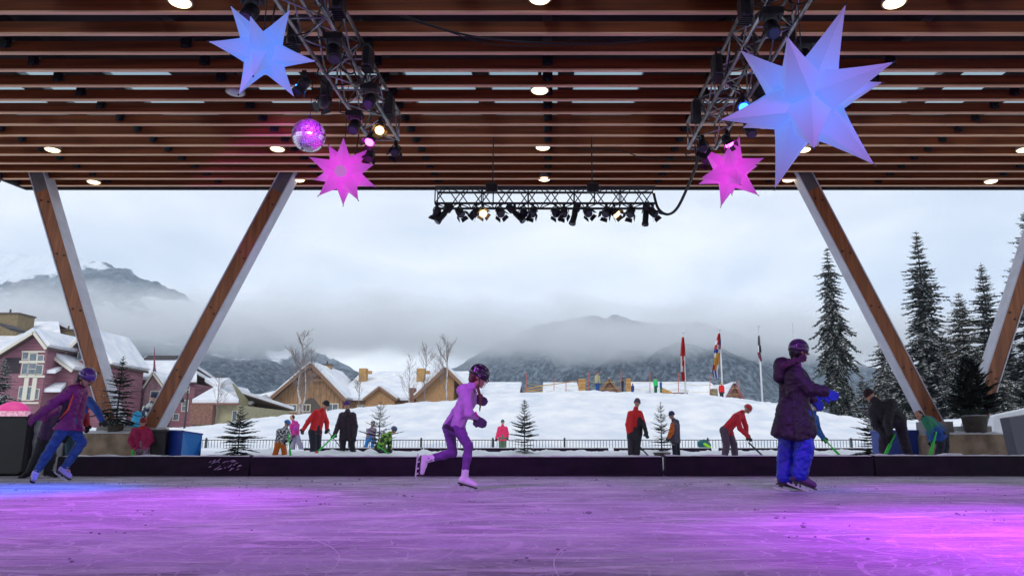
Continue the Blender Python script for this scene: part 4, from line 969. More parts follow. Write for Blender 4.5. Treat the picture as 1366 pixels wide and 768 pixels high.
# ------------------------------------------------------------------ village houses
mauve = M('mauve_siding', (.25, .105, .14), .8, var=.25, vs=1.2, stretch=(.3, .3, 7)); mauve2 = M('mauve_pale', (.34, .20, .23), .8, var=.2, vs=2)
tan = M('timber_siding', (.33, .19, .10), .8, var=.35, vs=1.4, stretch=(3, 3, .5)); tan2 = M('ochre_siding', (.36, .20, .09), .8, var=.15, vs=3)
cream = M('cream_trim', (.66, .62, .52), .6); olive = M('olive_stucco', (.34, .31, .19), .85, var=.1, vs=2); brownr = M('brick_brown', (.2, .1, .07), .85, var=.3, vs=4)
eave_m = M('eave_board', (.10, .07, .06), .7); brn_eave = M('timber_bargeboard', (.22, .12, .07), .7); ochre = M('chimney_ochre', (.42, .24, .08), .8, var=.15, vs=3); grey_g = M('grey_green', (.14, .18, .17), .7)
roof_dk = M('roof_shingle', (.06, .055, .06), .8)
def poly_prism(q, pts, dy):
    n = len(pts); vs = list(pts) + [p + Vector((0, dy, 0)) for p in pts]
    fs = [tuple(range(n)), tuple(range(2 * n - 1, n - 1, -1))] + [(i, i + n, (i + 1) % n + n, (i + 1) % n) for i in range(n)]
    q.add(vs, fs)
def slab(q, a, b, y0, y1, th, over=0.):
    """roof slope: from front-plane point a to b (x,z), extruded y0..y1"""
    d = Vector((b.x - a.x, 0, b.z - a.z)).normalized(); a = a - d * over; n = Vector((-d.z, 0, d.x)); n = n if n.z > 0 else -n
    pts = [a, b, b + n * th, a + n * th]; pts = [Vector((p.x, y0, p.z)) for p in pts]; poly_prism(q, pts, y1 - y0)
def window(t, px0, py0, px1, py1, d, cols=2, rows=1, fm=None, out=.08):
    a, b = P(px0, py0, d), P(px1, py1, d); x0, x1, z1, z0 = a.x, b.x, a.z, b.z; fw = min(.14, (x1 - x0) * .12)
    q = MB(); y = d - out
    q.bb(x0 - fw, x1 + fw, y, y + out + .04, z1, z1 + fw); q.bb(x0 - fw, x1 + fw, y, y + out + .04, z0 - fw, z0); q.bb(x0 - fw, x0, y, y + out + .04, z0, z1); q.bb(x1, x1 + fw, y, y + out + .04, z0, z1)
    for i in range(1, cols): x = lerp(x0, x1, i / cols); q.bb(x - fw * .35, x + fw * .35, y + .01, y + out + .03, z0, z1)
    for i in range(1, rows): z = lerp(z0, z1, i / rows); q.bb(x0, x1, y + .013, y + out + .02, z - fw * .35, z + fw * .35)
    w_ = q.build('window', fm or cream, t)
    q = MB(); q.bb(x0, x1, d - .03, d + .02, z0, z1); q.build('pane', glass_dark, w_)
def gable(name, label, wall, apex, eL, eR, d, length, mat, ebar=None, wins=(), base=0., over=.9, snow_th=.45, extra=None, wallL=None, wallR=None, bar=.28, group='houses beyond the snow hill', drop=True):
    A, L_, R_ = P(*apex, d), P(*eL, d), P(*eR, d)
    wl = P(wallL or wall[0], 500, d).x; wr = P(wallR or wall[1], 500, d).x
    t = thing(name, ((wl + wr) / 2, d, base), label, 'house', group)
    def zl(x): return L_.z + (A.z - L_.z) * (x - L_.x) / (A.x - L_.x)
    def zr(x): return R_.z + (A.z - R_.z) * (R_.x - x) / (R_.x - A.x)
    q = MB(); pts = [Vector((wl, d, base)), Vector((wr, d, base)), Vector((wr, d, zr(wr) - .05)), Vector((A.x, d, A.z - .05)), Vector((wl, d, zl(wl) - .05))]; poly_prism(q, pts, length); q.build('wall', mat, t)
    rf = MB(); slab(rf, L_, A, d - over, d + length + .3, .16); slab(rf, R_, A, d - over + .01, d + length + .29, .16); ro = rf.build('roof', eave_m, t)
    sn = MB(); up = Vector((0, 0, .17))
    slab(sn, L_ + up, A + up + Vector((0, 0, 0)), d - over + .12, d + length + .2, snow_th, over=-.1); slab(sn, R_ + up, A + up, d - over + .13, d + length + .19, snow_th * .98, over=-.1); sn.build('snow_layer', snow_m, ro)
    bb_ = MB()
    for e in (L_, R_):
        bb_.beam(Vector((e.x, d - over - .05, e.z + .02)), Vector((A.x, d - over - .05, A.z + .02)), .12, bar)
    bb_.build('bargeboard', ebar or cream, t)
    for w_ in wins: window(t, *w_[:4], d, *(w_[4:] or (2, 1)))
    return t
def chimney(t, px0, py0, px1, py1, d, mat, cap=True, dep=1.2):
    a, b = P(px0, py0, d), P(px1, py1, d); q = MB(); q.bb(a.x, b.x, d, d + dep, b.z - 1.5, a.z)
    c = q.build('chimney', mat, t)
    if cap: q = MB(); q.bb(a.x - .12, b.x + .12, d - .12, d + dep + .12, a.z, a.z + .2); q.tube([((a.x + b.x) / 2, d + .5, a.z), ((a.x + b.x) / 2, d + .5, a.z + .7)], .12, 6); q.build('chimney_cap', eave_m, c)
def ridge_house(name, label, px0, px1, pe, pr, d, run, mat, wins=(), base=0., hipL=0., hipR=0., pb=None, snow_th=.4, ribs=0, group='houses beyond the snow hill', cat='house'):
    """roof ridge parallel to the picture: eave line at pixel row pe, ridge row pr seen at d+run"""
    x0, x1 = P(px0, pe, d).x, P(px1, pe, d).x; ze = P(px0, pe, d).z; zr = P(px0, pr, d + run).z
    t = thing(name, ((x0 + x1) / 2, d, base), label, cat, group)
    q = MB(); q.bb(x0 + .4, x1 - .4, d + .6, d + 2 * run - .6, base, ze - .02); q.build('wall', mat, t)
    if True:
        for xe in (x0 + .4, x1 - .55):
            if (xe < (x0 + x1) / 2 and hipL > .5) or (xe > (x0 + x1) / 2 and hipR > .5): continue
            q = MB(); q.add([(xe, d + .6, ze - .03), (xe, d + 2 * run - .6, ze - .03), (xe, d + run, zr - .1), (xe + .15, d + .6, ze - .03), (xe + .15, d + 2 * run - .6, ze - .03), (xe + .15, d + run, zr - .1)], [(0, 1, 2), (5, 4, 3), (0, 3, 4, 1), (1, 4, 5, 2), (2, 5, 3, 0)]); q.build('gable_wall', mat, t)
    def rf(dz, grow, thick):
        a = [Vector((x0 - grow, d - grow * .3, ze + dz)), Vector((x1 + grow, d - grow * .3, ze + dz)), Vector((x1 - hipR, d + run, zr + dz)), Vector((x0 + hipL, d + run, zr + dz)), Vector((x0 - grow, d + 2 * run, ze + dz)), Vector((x1 + grow, d + 2 * run, ze + dz))]
        b = [v + Vector((0, 0, thick)) for v in a]; q = MB()
        q.add(a + b, [(0, 3, 2, 1), (6, 7, 8, 9), (3, 4, 5, 2), (9, 8, 11, 10), (0, 1, 7, 6), (1, 2, 8, 7), (2, 5, 11, 8), (4, 3, 9, 10), (3, 0, 6, 9), (5, 4, 10, 11)]); return q
    ro = rf(0, .1, .14).build('roof', eave_m, t); rf(.15, 0, snow_th).build('snow_layer', snow_m, ro)
    if ribs:
        q = MB()
        for i in range(ribs): x = lerp(x0 + hipL + .2, x1 - hipR - .2, (i + .5) / ribs); q.beam((x, d + run * .78, lerp(ze, zr, .78) + .16 + snow_th), (x, d + run, zr + .18 + snow_th), .12, .1)
        q.build('roof_rib', roof_dk, ro)
    for w_ in wins: window(t, *w_[:4], d + .6, *(w_[4:] or (2, 1)))
    return t
# mauve condominium at the left
HD = 80
# big roof behind
h0 = ridge_house('apartment_house', 'long snowy roof of the mauve apartment house rising behind its front gables', -60, 84, 476, 434, HD + 6, 12, mauve, hipR=9)
chimney(h0, -6, 419, 21, 446, HD + 12, M('chimney_brown', (.2, .15, .08), .8, var=.15, vs=3), dep=3); chimney(h0, 78, 441, 96, 452, HD + 16, M('chimney_brown', (.2, .15, .08), .8), dep=2)
q = MB(); a = P(9, 434, HD + 7); b = P(24, 441, HD + 7); q.beam(a, b, 2.5, .3); q.build('dormer_roof', roof_dk, h0)
h1 = gable('apartment_house', 'mauve gabled house front with cream framed stacked windows at far left', (9, 59), (52.4, 445), (-4, 480), (69, 467), HD, 5.8, mauve,
      wins=[(31.5, 470, 37.5, 479, 1, 1), (41, 471.5, 48.5, 481.5, 1, 1), (51.5, 474, 57.5, 482.5, 1, 1), (31, 485, 37, 499, 1, 1), (39.5, 485, 47, 499, 1, 2), (50, 487, 56, 499, 1, 1), (27, 516, 31, 531, 1, 1), (33, 516, 42, 533, 1, 1), (46, 519, 51, 532, 1, 1)], wallL=-30, base=.7)
q = MB()
for (a, b, c, e) in ((30, 468, 61, 470), (27, 481, 60, 484), (26, 500.5, 60, 503.5), (34, 503, 35.6, 534), (45, 503, 46.6, 534), (25, 536, 52, 538.5)):
    u, v = P(a, b, HD), P(c, e, HD); q.bb(u.x, v.x, HD - .13, HD - .005, v.z, u.z)
q.build('trim', cream, h1)
q = MB(); u, v = P(7, 477, HD), P(26, 498, HD); q.bb(u.x, v.x, HD - .02, HD + .05, v.z, u.z); q.build('balcony_shade_panel', M('recess_shade', (.03, .02, .03), .8), h1)  # flat dark panel on the wall, painted as the shade inside a balcony
# second mauve wing (sloping right)
h2 = gable('apartment_house', 'mauve wing with a long snowy roof sloping down to the right, beside the stacked windows', (60, 99), (45, 455), (20, 480), (101, 496), HD + 2, 6, mauve, wallL=40, wallR=99, base=.7, over=.6, wins=[(60.5, 492, 66, 505, 1, 1)])
q = MB()
for (x0_, y0_, x1_, y1_) in ((57.5, 486, 72, 493), (57, 508, 79, 518)):
    u, v = P(x0_, y0_, HD), P(x1_, y1_, HD); vs = [Vector((u.x, HD + 1.9, u.z)), Vector((lerp(u.x, v.x, .7), HD + 1.9, u.z)), Vector((v.x, HD + .3, v.z)), Vector((u.x, HD + .3, v.z))]; q.add(vs + [p - Vector((0, 0, .35)) for p in vs], [(3, 2, 1, 0), (4, 5, 6, 7), (2, 3, 7, 6), (1, 2, 6, 5), (3, 0, 4, 7)])
q.build('snow_canopy', snow_m, h2)
h3 = gable('apartment_house', 'mauve gable partly hidden behind the leftmost column', (100, 146), (121, 444), (88, 478), (152, 490), HD + 4, 7, mauve, base=.7, wins=[(105, 470, 109, 480, 1, 1), (128, 478, 133, 492, 1, 2)])
h4 = ridge_house('apartment_house', 'mauve house with a ribbed snowy roof between the two left columns', 146, 232, 508, 480, HD + 14, 8, mauve2, hipR=3, ribs=26, base=.5, wins=[(153, 528, 162, 537, 2, 1), (222, 515, 228, 527, 2, 2)])
chimney(h4, 146, 469, 160, 480, HD + 18, olive, dep=1.5)
h5 = gable('apartment_house', 'narrow pointed entrance gable with a thin spire behind the lad in the dark cap', (195, 217), (206, 498), (193, 518), (220, 517), HD + 12.5, 4, mauve2, base=.5, over=.4, snow_th=.15, bar=.2, wins=[(202, 522, 211, 534, 2, 2)])
q = MB(); c = P(206, 500, HD + 12.5); q.tube([c, P(206, 490, HD + 12.5), P(206, 463, HD + 12.5)], [.3, .14, .03], 6); q.build('spire', M('spire_red', (.2, .05, .08), .6), h5)
h6 = ridge_house('apartment_house', 'mauve end block with cream windows just right of the inner left column', 224, 262, 511, 500, HD + 12, 3, mauve, hipR=1.5, base=.5, wins=[(246, 515, 252, 524, 2, 2), (244, 534, 250, 548, 1, 2), (232, 552, 238, 560, 1, 1)])
h7 = ridge_house('low_house', 'low olive building under a broad snowy roof behind the street lamp', 256, 318, 539, 510, HD + 2, 9, olive, hipL=0, hipR=8, base=.3, wins=[(311, 548, 315, 561, 1, 1)])
q = MB(); u, v = P(257, 540, HD + 1.9), P(284, 566, HD + 1.9); q.bb(u.x, v.x, HD + 1.5, HD + 2.6, v.z, u.z); q.build('brick_porch', brownr, h7)
q = MB(); u, v = P(255, 537.5, HD + 1.9), P(318, 540, HD + 1.9); q.bb(u.x, v.x, HD + 1.6, HD + 1.95, v.z, u.z); q.build('eave', M('eave_red', (.2, .08, .06), .7), h7)
h8 = gable('low_house', 'small pointed snow roof peeking above the olive building', (299, 313), (306, 519), (296, 535), (317, 535), HD + 22, 5, tan2, base=.3, over=.3, snow_th=.5, bar=.12)
h9 = ridge_house('low_house', 'low grey green building left of the timber lodge', 310, 334, 541, 531, HD + 16, 5, grey_g, base=.3)
# timber lodge
LD = 105
hl = ridge_house('timber_lodge', 'left wing of the timber lodge with a white window and snowy hip roof', 325, 378, 536, 512, LD + 3, 10, tan2, hipL=7, base=.5, wins=[(346, 540, 359, 549, 3, 2)])
hm = gable('timber_lodge', 'large timber gable of the lodge behind the pale bare birch', (366, 459), (418, 487), (363, 534), (464, 535), LD, 14, tan, ebar=brn_eave, base=.5, over=1.2, snow_th=.35, bar=.45, wins=[(384, 540, 395, 548, 2, 1), (404, 540, 413, 548, 2, 1), (437, 539, 450, 549, 2, 1)])
q = MB(); A_ = P(418, 487, LD)
for (a, b) in (((412, 496), (424, 496)), ((418, 490), (418, 503)), ((411, 497), (418, 503)), ((425, 497), (418, 503)), ((400, 507), (436, 507))): q.beam(P(*a, LD - 1.1), P(*b, LD - 1.1), .2, .22)
q.build('gable_truss', brn_eave, hm)
q = MB(); pts = [P(402, 550, LD - .05)] + [P(402 + 26 * i / 10, 543 - 13 * math.sin(math.pi * i / 10), LD - .05) for i in range(11)] + [P(428, 550, LD - .05)]; poly_prism(q, list(reversed(pts)), .03); q.build('arch_window', M('arch_dark', (.09, .07, .06), .5), hm)
q = MB()
for i in range(7): q.bb(P(402 + 4.2 * i, 540, LD).x - .06, P(402 + 4.2 * i, 540, LD).x + .06, LD - .12, LD - .06, P(400, 550, LD).z, P(400, 532, LD).z)
chimney(hm, 430, 487, 440, 495, LD + 6, ochre)
hr = ridge_house('timber_lodge', 'long snow covered lodge roof between the two timber gables', 448, 640, 535, 499, LD + 2, 14, tan, base=.5, snow_th=.35, wins=[(478, 541, 492, 547, 3, 1)])
for (a, b, c, e) in ((479, 491, 488, 507), (556, 491, 566, 506)):
    chimney(hr, a, b, c, e, LD + 10, ochre, cap=False)
    u = P(c, b + 3, LD + 10); q = MB(); q.bb(u.x - .02, u.x + .75, LD + 10.2, LD + 11, u.z - .45, u.z); q.build('flue', ochre, hr)
chimney(hr, 546, 517, 553, 538, LD + 1, brownr, cap=False)
q = MB()
for (a, y_, b) in ((450, 509, 545), (468, 512, 560), (458, 505, 520), (530, 505, 552)):
    dd_ = LD + 2 + 14 * (535 - y_) / 36; u, v = P(a, y_ - 1, dd_), P(b, y_ - 1, dd_); q.beam(u, v, .12, .08)
q.build('snow_guard', M('snow_guard', (.3, .33, .38), .6), hr)
gable('timber_lodge', 'small timber dormer gable low on the long lodge roof', (489, 528), (507, 517), (485, 534), (531, 534), LD + 1, 7, tan2, ebar=brn_eave, base=2, over=.5, snow_th=.25, bar=.3)
gable('timber_lodge', 'right timber gable of the lodge behind the tallest bare birch', (557, 606), (595, 492), (554, 531), (634, 531), LD - 1, 12, tan2, ebar=brn_eave, wallR=606, base=1, over=.9, snow_th=.35, bar=.45)
ridge_house('low_house', 'flat snowy roof just right of the girl in lilac', 640, 693, 528, 514, LD + 5, 7, brownr, base=.5, snow_th=.4)
ridge_house('low_house', 'white snowy roof beyond the orange fence on the hill crest', 724, 772, 525, 515, 96, 6, brownr, base=.5, snow_th=.4)
ridge_house('low_house', 'long flat snowy roof behind the figures on the hill crest', 846, 960, 525, 514, 104, 6, brownr, base=.5, snow_th=.4)
gable('low_house', 'small brown pointed roof poking up at the crest of the snow hill', (802, 824), (812.5, 506), (799, 524), (827, 524), 92, 4, brownr, ebar=brn_eave, base=.5, over=.3, snow_th=.03, bar=.25)
hq = gable('low_house', 'brown gable end with a snowy roof behind the red child on the hill crest', (969, 991), (979, 512), (966, 536), (993, 536), 84, 4, brownr, ebar=M('bargeboard_red', (.2, .08, .09), .7), base=.5, over=.3, snow_th=.15, bar=.3)
q = MB(); a, b, c, e = P(921, 516, 88), P(979, 511.5, 84), P(968, 536, 83.6), P(915, 530, 86); q.add([a, b, c, e] + [v - Vector((0, -.2, .3)) for v in (a, b, c, e)], [(0, 3, 2, 1), (4, 5, 6, 7), (0, 1, 5, 4), (1, 2, 6, 5), (2, 3, 7, 6), (3, 0, 4, 7)]); q.build('roof_snow', snow_m, hq)

# ------------------------------------------------------------------ street lamp, flags, crest fence
lc = P(246, 570, 45); t = thing('street_lamp', (lc.x, 45, .3), 'dark street lamp post right of the inner left column', 'street lamp')
q = MB(); q.tube([(lc.x, 45, .3), (lc.x, 45, 1.2), (lc.x, 45, P(247, 521, 45).z)], [.11, .07, .05], 8); q.build('post', dark_m, t)
q = MB(); c = P(241, 545, 45); z_ = P(247, 527, 45).z; q.tube([(lc.x, 45, z_), (lc.x - .12, 45, z_ + .15), (c.x, 45, z_ + .1), (c.x, 45, z_ - .12)], .025, 6); q.build('arm', dark_m, t)
q = MB(); q.tube([(c.x, 45, z_ - .1), (c.x, 45, z_ - .22), (c.x, 45, z_ - .42)], [.05, .15, .17], 10); q.build('lamp_shade', dark_m, t)
pole_m = M('flag_pole', (.6, .6, .62), .35, metal=.3)
def flagpole(label, px, ptop, pbase, d, kind, lean=0):
    tp = P(px, ptop, d); b = P(px + lean, pbase, d); b.x = P(px, ptop, d).x; b.z = 1.5
    t = thing('flag_pole', b, label, 'flag pole', 'flag poles on the snow hill')
    q = MB(); q.tube([b, tp], [.09, .05], 8); q.build('pole', pole_m, t); q = MB(); q.sphere(tp + Vector((0, 0, .08)), .12, 8, 6); q.build('finial', pole_m, t)
    # draped limp flag: folded strips hanging, coloured by rows
    m = d
    def drape(rows, x_off, width, name='flag'):
        q = MB(); mats = []; n = 13
        for r, (z0, z1, w0, w1, o0, o1, cols) in enumerate(rows):
            for i in range(n):
                def pt(i_, z, w_, o_):
                    u = i_ / n - .5; return Vector((tp.x + x_off + o_ + u * w_, d - .14 - .16 * math.sin(i_ * 1.7 + z * 1.3), z))
                cidx = cols[int(i * len(cols) / n)]
                if cidx not in mats: mats.append(cidx)
                q.cur = mats.index(cidx); q.smooth = False
                q.add([pt(i, z0, w0, o0), pt(i + 1, z0, w0, o0), pt(i + 1, z1, w1, o1), pt(i, z1, w1, o1)] + [pt(i, z0, w0, o0) + Vector((0, .03, 0)), pt(i + 1, z0, w0, o0) + Vector((0, .03, 0)), pt(i + 1, z1, w1, o1) + Vector((0, .03, 0)), pt(i, z1, w1, o1) + Vector((0, .03, 0))], [(0, 1, 2, 3), (7, 6, 5, 4)])
        cm = {'r': ((.55, .01, .015)), 'w': (.75, .75, .78), 'b': (.03, .06, .35), 'o': (.6, .28, .05), 'k': (.05, .04, .06), 'm': (.3, .05, .12), 'y': (.6, .45, .1)}
        q.build(name, [M('flag_' + c, cm[c], .8) for c in mats], t)
    Z = lambda py: P(px, py, d).z
    if kind == 0: drape([(Z(450), Z(465), .12, .32, -.05, -.08, 'rrr'), (Z(465), Z(475), .32, .40, -.08, -.1, 'rrr'), (Z(475), Z(481), .40, .3, -.1, -.12, 'wrw'), (Z(481), Z(488), .3, .36, -.12, -.16, 'wrr'), (Z(488), Z(496), .36, .34, -.16, -.2, 'wwr'), (Z(496), Z(508), .3, .26, -.14, -.14, 'rrr')], -.02, 1)
    elif kind == 1: drape([(Z(445), Z(454), .1, .3, -.05, -.12, 'rrm'), (Z(454), Z(460), .3, .42, -.12, -.18, 'wrb'), (Z(460), Z(466), .42, .46, -.18, -.24, 'rwm'), (Z(466), Z(471), .46, .46, -.24, -.28, 'bbw'), (Z(471), Z(477), .46, .44, -.28, -.32, 'wyo'), (Z(477), Z(487), .44, .46, -.32, -.42, 'yoo'), (Z(487), Z(494), .46, .48, -.42, -.5, 'row'), (Z(494), Z(504), .48, .42, -.5, -.44, 'bwbwb')], -.04, 1)
    else: drape([(Z(448), Z(461), .08, .16, -.02, -.04, 'kw'), (Z(461), Z(470), .16, .3, -.04, -.05, 'wkk'), (Z(470), Z(475), .3, .26, -.05, -.02, 'mkw'), (Z(475), Z(482), .26, .1, -.02, .05, 'mkw')], 0, 1)
flagpole('pole with a limp red and white flag', 911.5, 444, 525, 58, 0)
flagpole('pole with a limp blue, orange and white striped flag', 960, 440, 520, 58, 1)
flagpole('pole with a small dark rolled flag, tallest and nearest the skater in the long coat', 1011.5, 436, 537, 58, 2)
q = MB(); a = P(1057, 430, 60); q.tube([(a.x, 60, 1.5), (a.x, 60, a.z)], .05, 6); tag(q.build('flag_pole', pole_m), 'bare pole rising directly behind the purple helmet of the skater in the long coat', 'flag pole', 'flag poles on the snow hill')
orange = M('orange_pole', (.55, .10, .06), .6); yel = M('yellow_rope', (.6, .45, .1), .7)
pp = [(702, 497, 527), (739, 505, 526), (755, 508, 524), (785, 496, 523), (828.5, 495, 523), (867, 496, 524), (905, 497, 526), (947, 499, 530), (986, 505, 532)]
ends = []
for i, (px, a, b) in enumerate(pp):
    d = 54; u, v = P(px, a, d), P(px, b + 3, d)
    q = MB(); q.tube([v, u], .026, 5)
    tag(q.build('marker_pole', orange), 'thin orange marker pole on the snow hill, %s from the left' % words_[i], 'marker pole', 'orange marker poles along the hill crest'); ends.append((px, a, b, d))
for k, (f0, s_) in enumerate(((.45, .05), (.75, .1))):
    q = MB()
    for (a, b) in zip(ends, ends[1:]):
        A_ = P(a[0], lerp(a[1], a[2], f0), a[3]); B_ = P(b[0], lerp(b[1], b[2], f0), b[3]); q.tube(sag(A_, B_, .12, 6), .011, 4)
    tag(q.build('rope', yel), '%s yellow rope strung between the orange marker poles' % ('upper' if k == 0 else 'lower'), 'rope')
t = thing('rail_fence', P(583, 532, 66), 'orange timber rail fence at the left end of the hill crest', 'fence')
for dy in (0, 4, 8):
    q = MB(); q.beam(P(700, 519 + dy * .9, 57), P(724, 514 + dy, 57), .1, .09); q.beam(P(724, 514 + dy, 57), P(770, 508 + dy * 1.0, 57), .06, .06) if dy == 0 else None; q.build('rail', ochre, t)
def panel(label, px0, py0, px1, py1, d, rot=0):
    a, b = P(px0, py0, d), P(px1, py1 + 2, d); q = MB(); q.bbox_bev(a.x, b.x, d, d + .12, b.z, a.z, .02)
    t = thing('plywood_hoarding', ((a.x + b.x) / 2, d, b.z), label, 'hoarding'); q.build('board', M('plywood', (.5, .27, .09), .7, var=.2, vs=3), t)
    q = MB()
    for k in range(4): z = lerp(b.z, a.z, (k + .5) / 4); q.bb(a.x, b.x, d - .03, d - .002, z - .03, z + .03)
    q.build('slat', M('plywood_dark', (.36, .18, .06), .7), t)
panel('slatted wooden panel standing on the hill crest, left of the person in the pale coat', 771.5, 505, 781, 523, 55)
panel('wooden panel on the hill crest right beside the crouching figure in black', 835, 504.5, 842, 523, 55)
q = MB(); a, b, c = P(884, 517, 55), P(884, 524, 55), P(898, 524.5, 55); poly_prism(q, [a, b, c, P(898, 523.5, 55)], .6); tag(q.build('ramp', M('plywood', (.5, .27, .09), .7)), 'low sloping wooden ramp beside the child in blue on the hill crest', 'ramp')
q = MB(); a, b = P(949, 518, 54), P(958, 532, 54); q.bbox_bev(a.x, b.x, 54, 54.5, b.z, a.z, .04); tag(q.build('wooden_box', M('box_olive', (.2, .17, .1), .8, var=.3, vs=5)), 'weathered box on the hill crest left of the child in red', 'box')
# pink object and netting at left, behind wall
q = MB(); c = P(17, 551, 30); q.sphere(c, .62, 14, 8, (1.1, .5, .75)); pk_m = M('pink_plastic', (.75, .04, .28), .5)
c2 = q.build('play_tent', pk_m); tag(c2, 'bright pink rounded tent behind the black wall pad at far left', 'tent')
q = MB(); u, v = P(-20, 548, 29), P(32, 566, 29); q.bb(u.x, v.x, 29, 29.3, .2, u.z); tag(q.build('safety_fence', M('safety_mesh', (.72, .2, .35), .7, vcol=(.8, .6, .65), vs=12)), 'pale pink mesh barrier behind the black wall pad at far left', 'barrier')

# ------------------------------------------------------------------ people
skin = M('skin', (.50, .26, .18), .5, sss=.1); hair_br = M('hair_brown', (.09, .025, .012), .5); hair_dk = M('hair_dark', (.015, .01, .01), .5)
eye_m = M('eye', (.02, .015, .015), .2)
def cloth(name, col, rough=.75, **k): return M(name, col, rough, **{**dict(var=.12, vs=9, bump=.002, bs=120), **k})
def hand_prims(w_, tip, s, th, thumb_side, curl=.35, mitt=False):
    u = (tip - w_).normalized(); L_ = .175 * s
    n = Vector((0, 1, 0)) if abs(u.y) < .8 else Vector((0, 0, 1)); n = (n - u * n.dot(u)).normalized(); v = n.cross(u).normalized()
    # v spans across the palm, n is palm normal
    out = []
    w_ = w_ - u * .015
    for k_ in (-1, 0, 1): out.append(('c', w_ + v * k_ * .016 * s, w_ + u * .5 * L_ + v * k_ * .026 * s, .019 * s + th, .017 * s + th))
    cv = v * thumb_side
    for i, ln in enumerate((.42, .5, .46, .36)):
        o = cv * (1.5 - i) * .0235 * s; b0 = w_ + u * .48 * L_ + o
        r = (.0085 * s + th * .6) * (1.5 if mitt else 1)
        d1_ = (u - cv * curl * .5 + n * curl * .3 + cv * (1.5 - i) * .07).normalized(); d2_ = (u * (1 - curl * .6) - cv * curl + n * curl * .5).normalized()
        m_ = b0 + d1_ * ln * L_ * .55; out += [('c', b0, m_, r * 1.1, r), ('c', m_, m_ + d2_ * ln * L_ * .5, r, r * .8)]
    tb = w_ + u * .14 * L_ + cv * .026 * s; tm = tb + (u * .6 + cv * .75).normalized() * .3 * L_; te = tm + (u * .95 + cv * .15).normalized() * .24 * L_
    out += [('c', tb, tm, .013 * s + th, .011 * s + th), ('c', tm, te, .011 * s + th, .009 * s + th)]
    return out
FIG = []
def person(label, d, foot, top, J=None, face=(1, 0, -.1), S=None, vox=.02, jacket=None, jk=.022, hem=0.0, pants=None, pk=.012, boots=None, gloves=None, hat=None, hatm=None, hair=None, hood=None, hs=None, skates=None, coat=None, fold=0., extra=None, mitt=False, group=None, scarf=None, turn=None, zground=None, up=(0, 0, 1), collar=True):
    """foot/top: pixel rows at pixel column given by J['x'].  J overrides joints with (px,py,dy)."""
    J = J or {}; x = J['x']
    zc = d * CP + .5 * SP; ppm = F / zc
    H = (foot - top) / ppm; S = S or H / 1.72; hs = hs or (.9 if S < .85 else 1.0) * (S * .55 + .45)
    fx = Vector(face).normalized(); f2 = Vector((fx.x, fx.y, 0)).normalized(); lat = Vector((-f2.y, f2.x, 0))   # to the person's left
    h = foot - top
    def g(k, py, side=0, w_=0., fw=0.):
        if k in J and J[k] is not None:
            q = J[k]; return P(q[0], q[1], d + (q[2] if len(q) > 2 else 0))
        q = P(x, py, d) + lat * side * w_ * S + f2 * fw * S; return q
    jt = {}
    jt['head'] = g('head', top + .075 * h); jt['neck'] = g('neck', top + .165 * h)
    for s_, n_ in ((1, 'L'), (-1, 'R')):
        jt['s' + n_] = g('s' + n_, top + .21 * h, s_, .165); jt['e' + n_] = g('e' + n_, top + .39 * h, s_, .22, -.02); jt['w' + n_] = g('w' + n_, top + .52 * h, s_, .21, .06)
        jt['t' + n_] = g('t' + n_, top + .60 * h, s_, .2, .09)
        jt['p' + n_] = g('p' + n_, top + .50 * h, s_, .09); jt['k' + n_] = g('k' + n_, top + .74 * h, s_, .10, .02); jt['a' + n_] = g('a' + n_, foot - .05 * h, s_, .11)
        tq = jt['a' + n_] + f2 * .15 * S; tq.z -= .05 * S
        jt['o' + n_] = g('o' + n_, 0) if 'o' + n_ in J else tq
    root = (jt['aL'] + jt['aR']) / 2; root.z = min(jt['aL'].z, jt['aR'].z) - .08 * S
    if zground is not None: root.z = zground
    t = thing('person', root, label, 'person', group)
    c = Vector
    chest = (jt['sL'] + jt['sR']) / 2; pel = (jt['pL'] + jt['pR']) / 2
    def torso(gw, hemlen=0., lo=.0):
        o = []
        for n_ in 'LR':
            sh = jt['s' + n_].lerp(chest, .42); hp = jt['p' + n_].lerp(pel, .12)
            mid = sh.lerp(hp, .58)
            o.append(('c', sh + (hp - sh) * .10, mid, .092 * S + gw, .080 * S + gw)); o.append(('c', mid, hp.lerp(mid, .12), .080 * S + gw, .088 * S + gw + lo))
        o.append(('c', jt['sL'].lerp(chest, .15), jt['sR'].lerp(chest, .15), .062 * S + gw, .062 * S + gw))
        return o
    up_ = (jt['head'] - jt['neck']).normalized() if (jt['head'] - jt['neck']).length > 1e-4 else Vector((0, 0, 1))
    up_ = (up_ * .4 + Vector(up) * .6); up_ = (up_ - fx * up_.dot(fx)).normalized(); sx_ = fx.cross(up_)
    Rm = np.array([list(sx_), list(fx), list(up_)])
    HC = jt['head']
    def hp_(a, b, cc): return HC + (sx_ * a + fx * b + up_ * cc) * hs
    headp = [('e', hp_(0, 0, .018), [.074 * hs, .093 * hs, .098 * hs], Rm), ('e', hp_(0, .022, -.045), [.056 * hs, .066 * hs, .068 * hs], Rm), ('c', hp_(0, .088, .008), hp_(0, .110, -.022), .008 * hs, .0135 * hs),
             ('c', hp_(-.018, .080, -.092), hp_(.018, .080, -.092), .016 * hs, .016 * hs), ('c', hp_(-.02, .086, -.052), hp_(.02, .086, -.052), .009 * hs, .009 * hs), ('c', hp_(-.018, .084, -.063), hp_(.018, .084, -.063), .010 * hs, .010 * hs),
             ('c', hp_(-.035, .078, .028), hp_(.035, .078, .028), .011 * hs, .011 * hs), ('e', hp_(.074, -.005, -.012), [.012 * hs, .018 * hs, .03 * hs], Rm), ('e', hp_(-.074, -.005, -.012), [.012 * hs, .018 * hs, .03 * hs], Rm)]
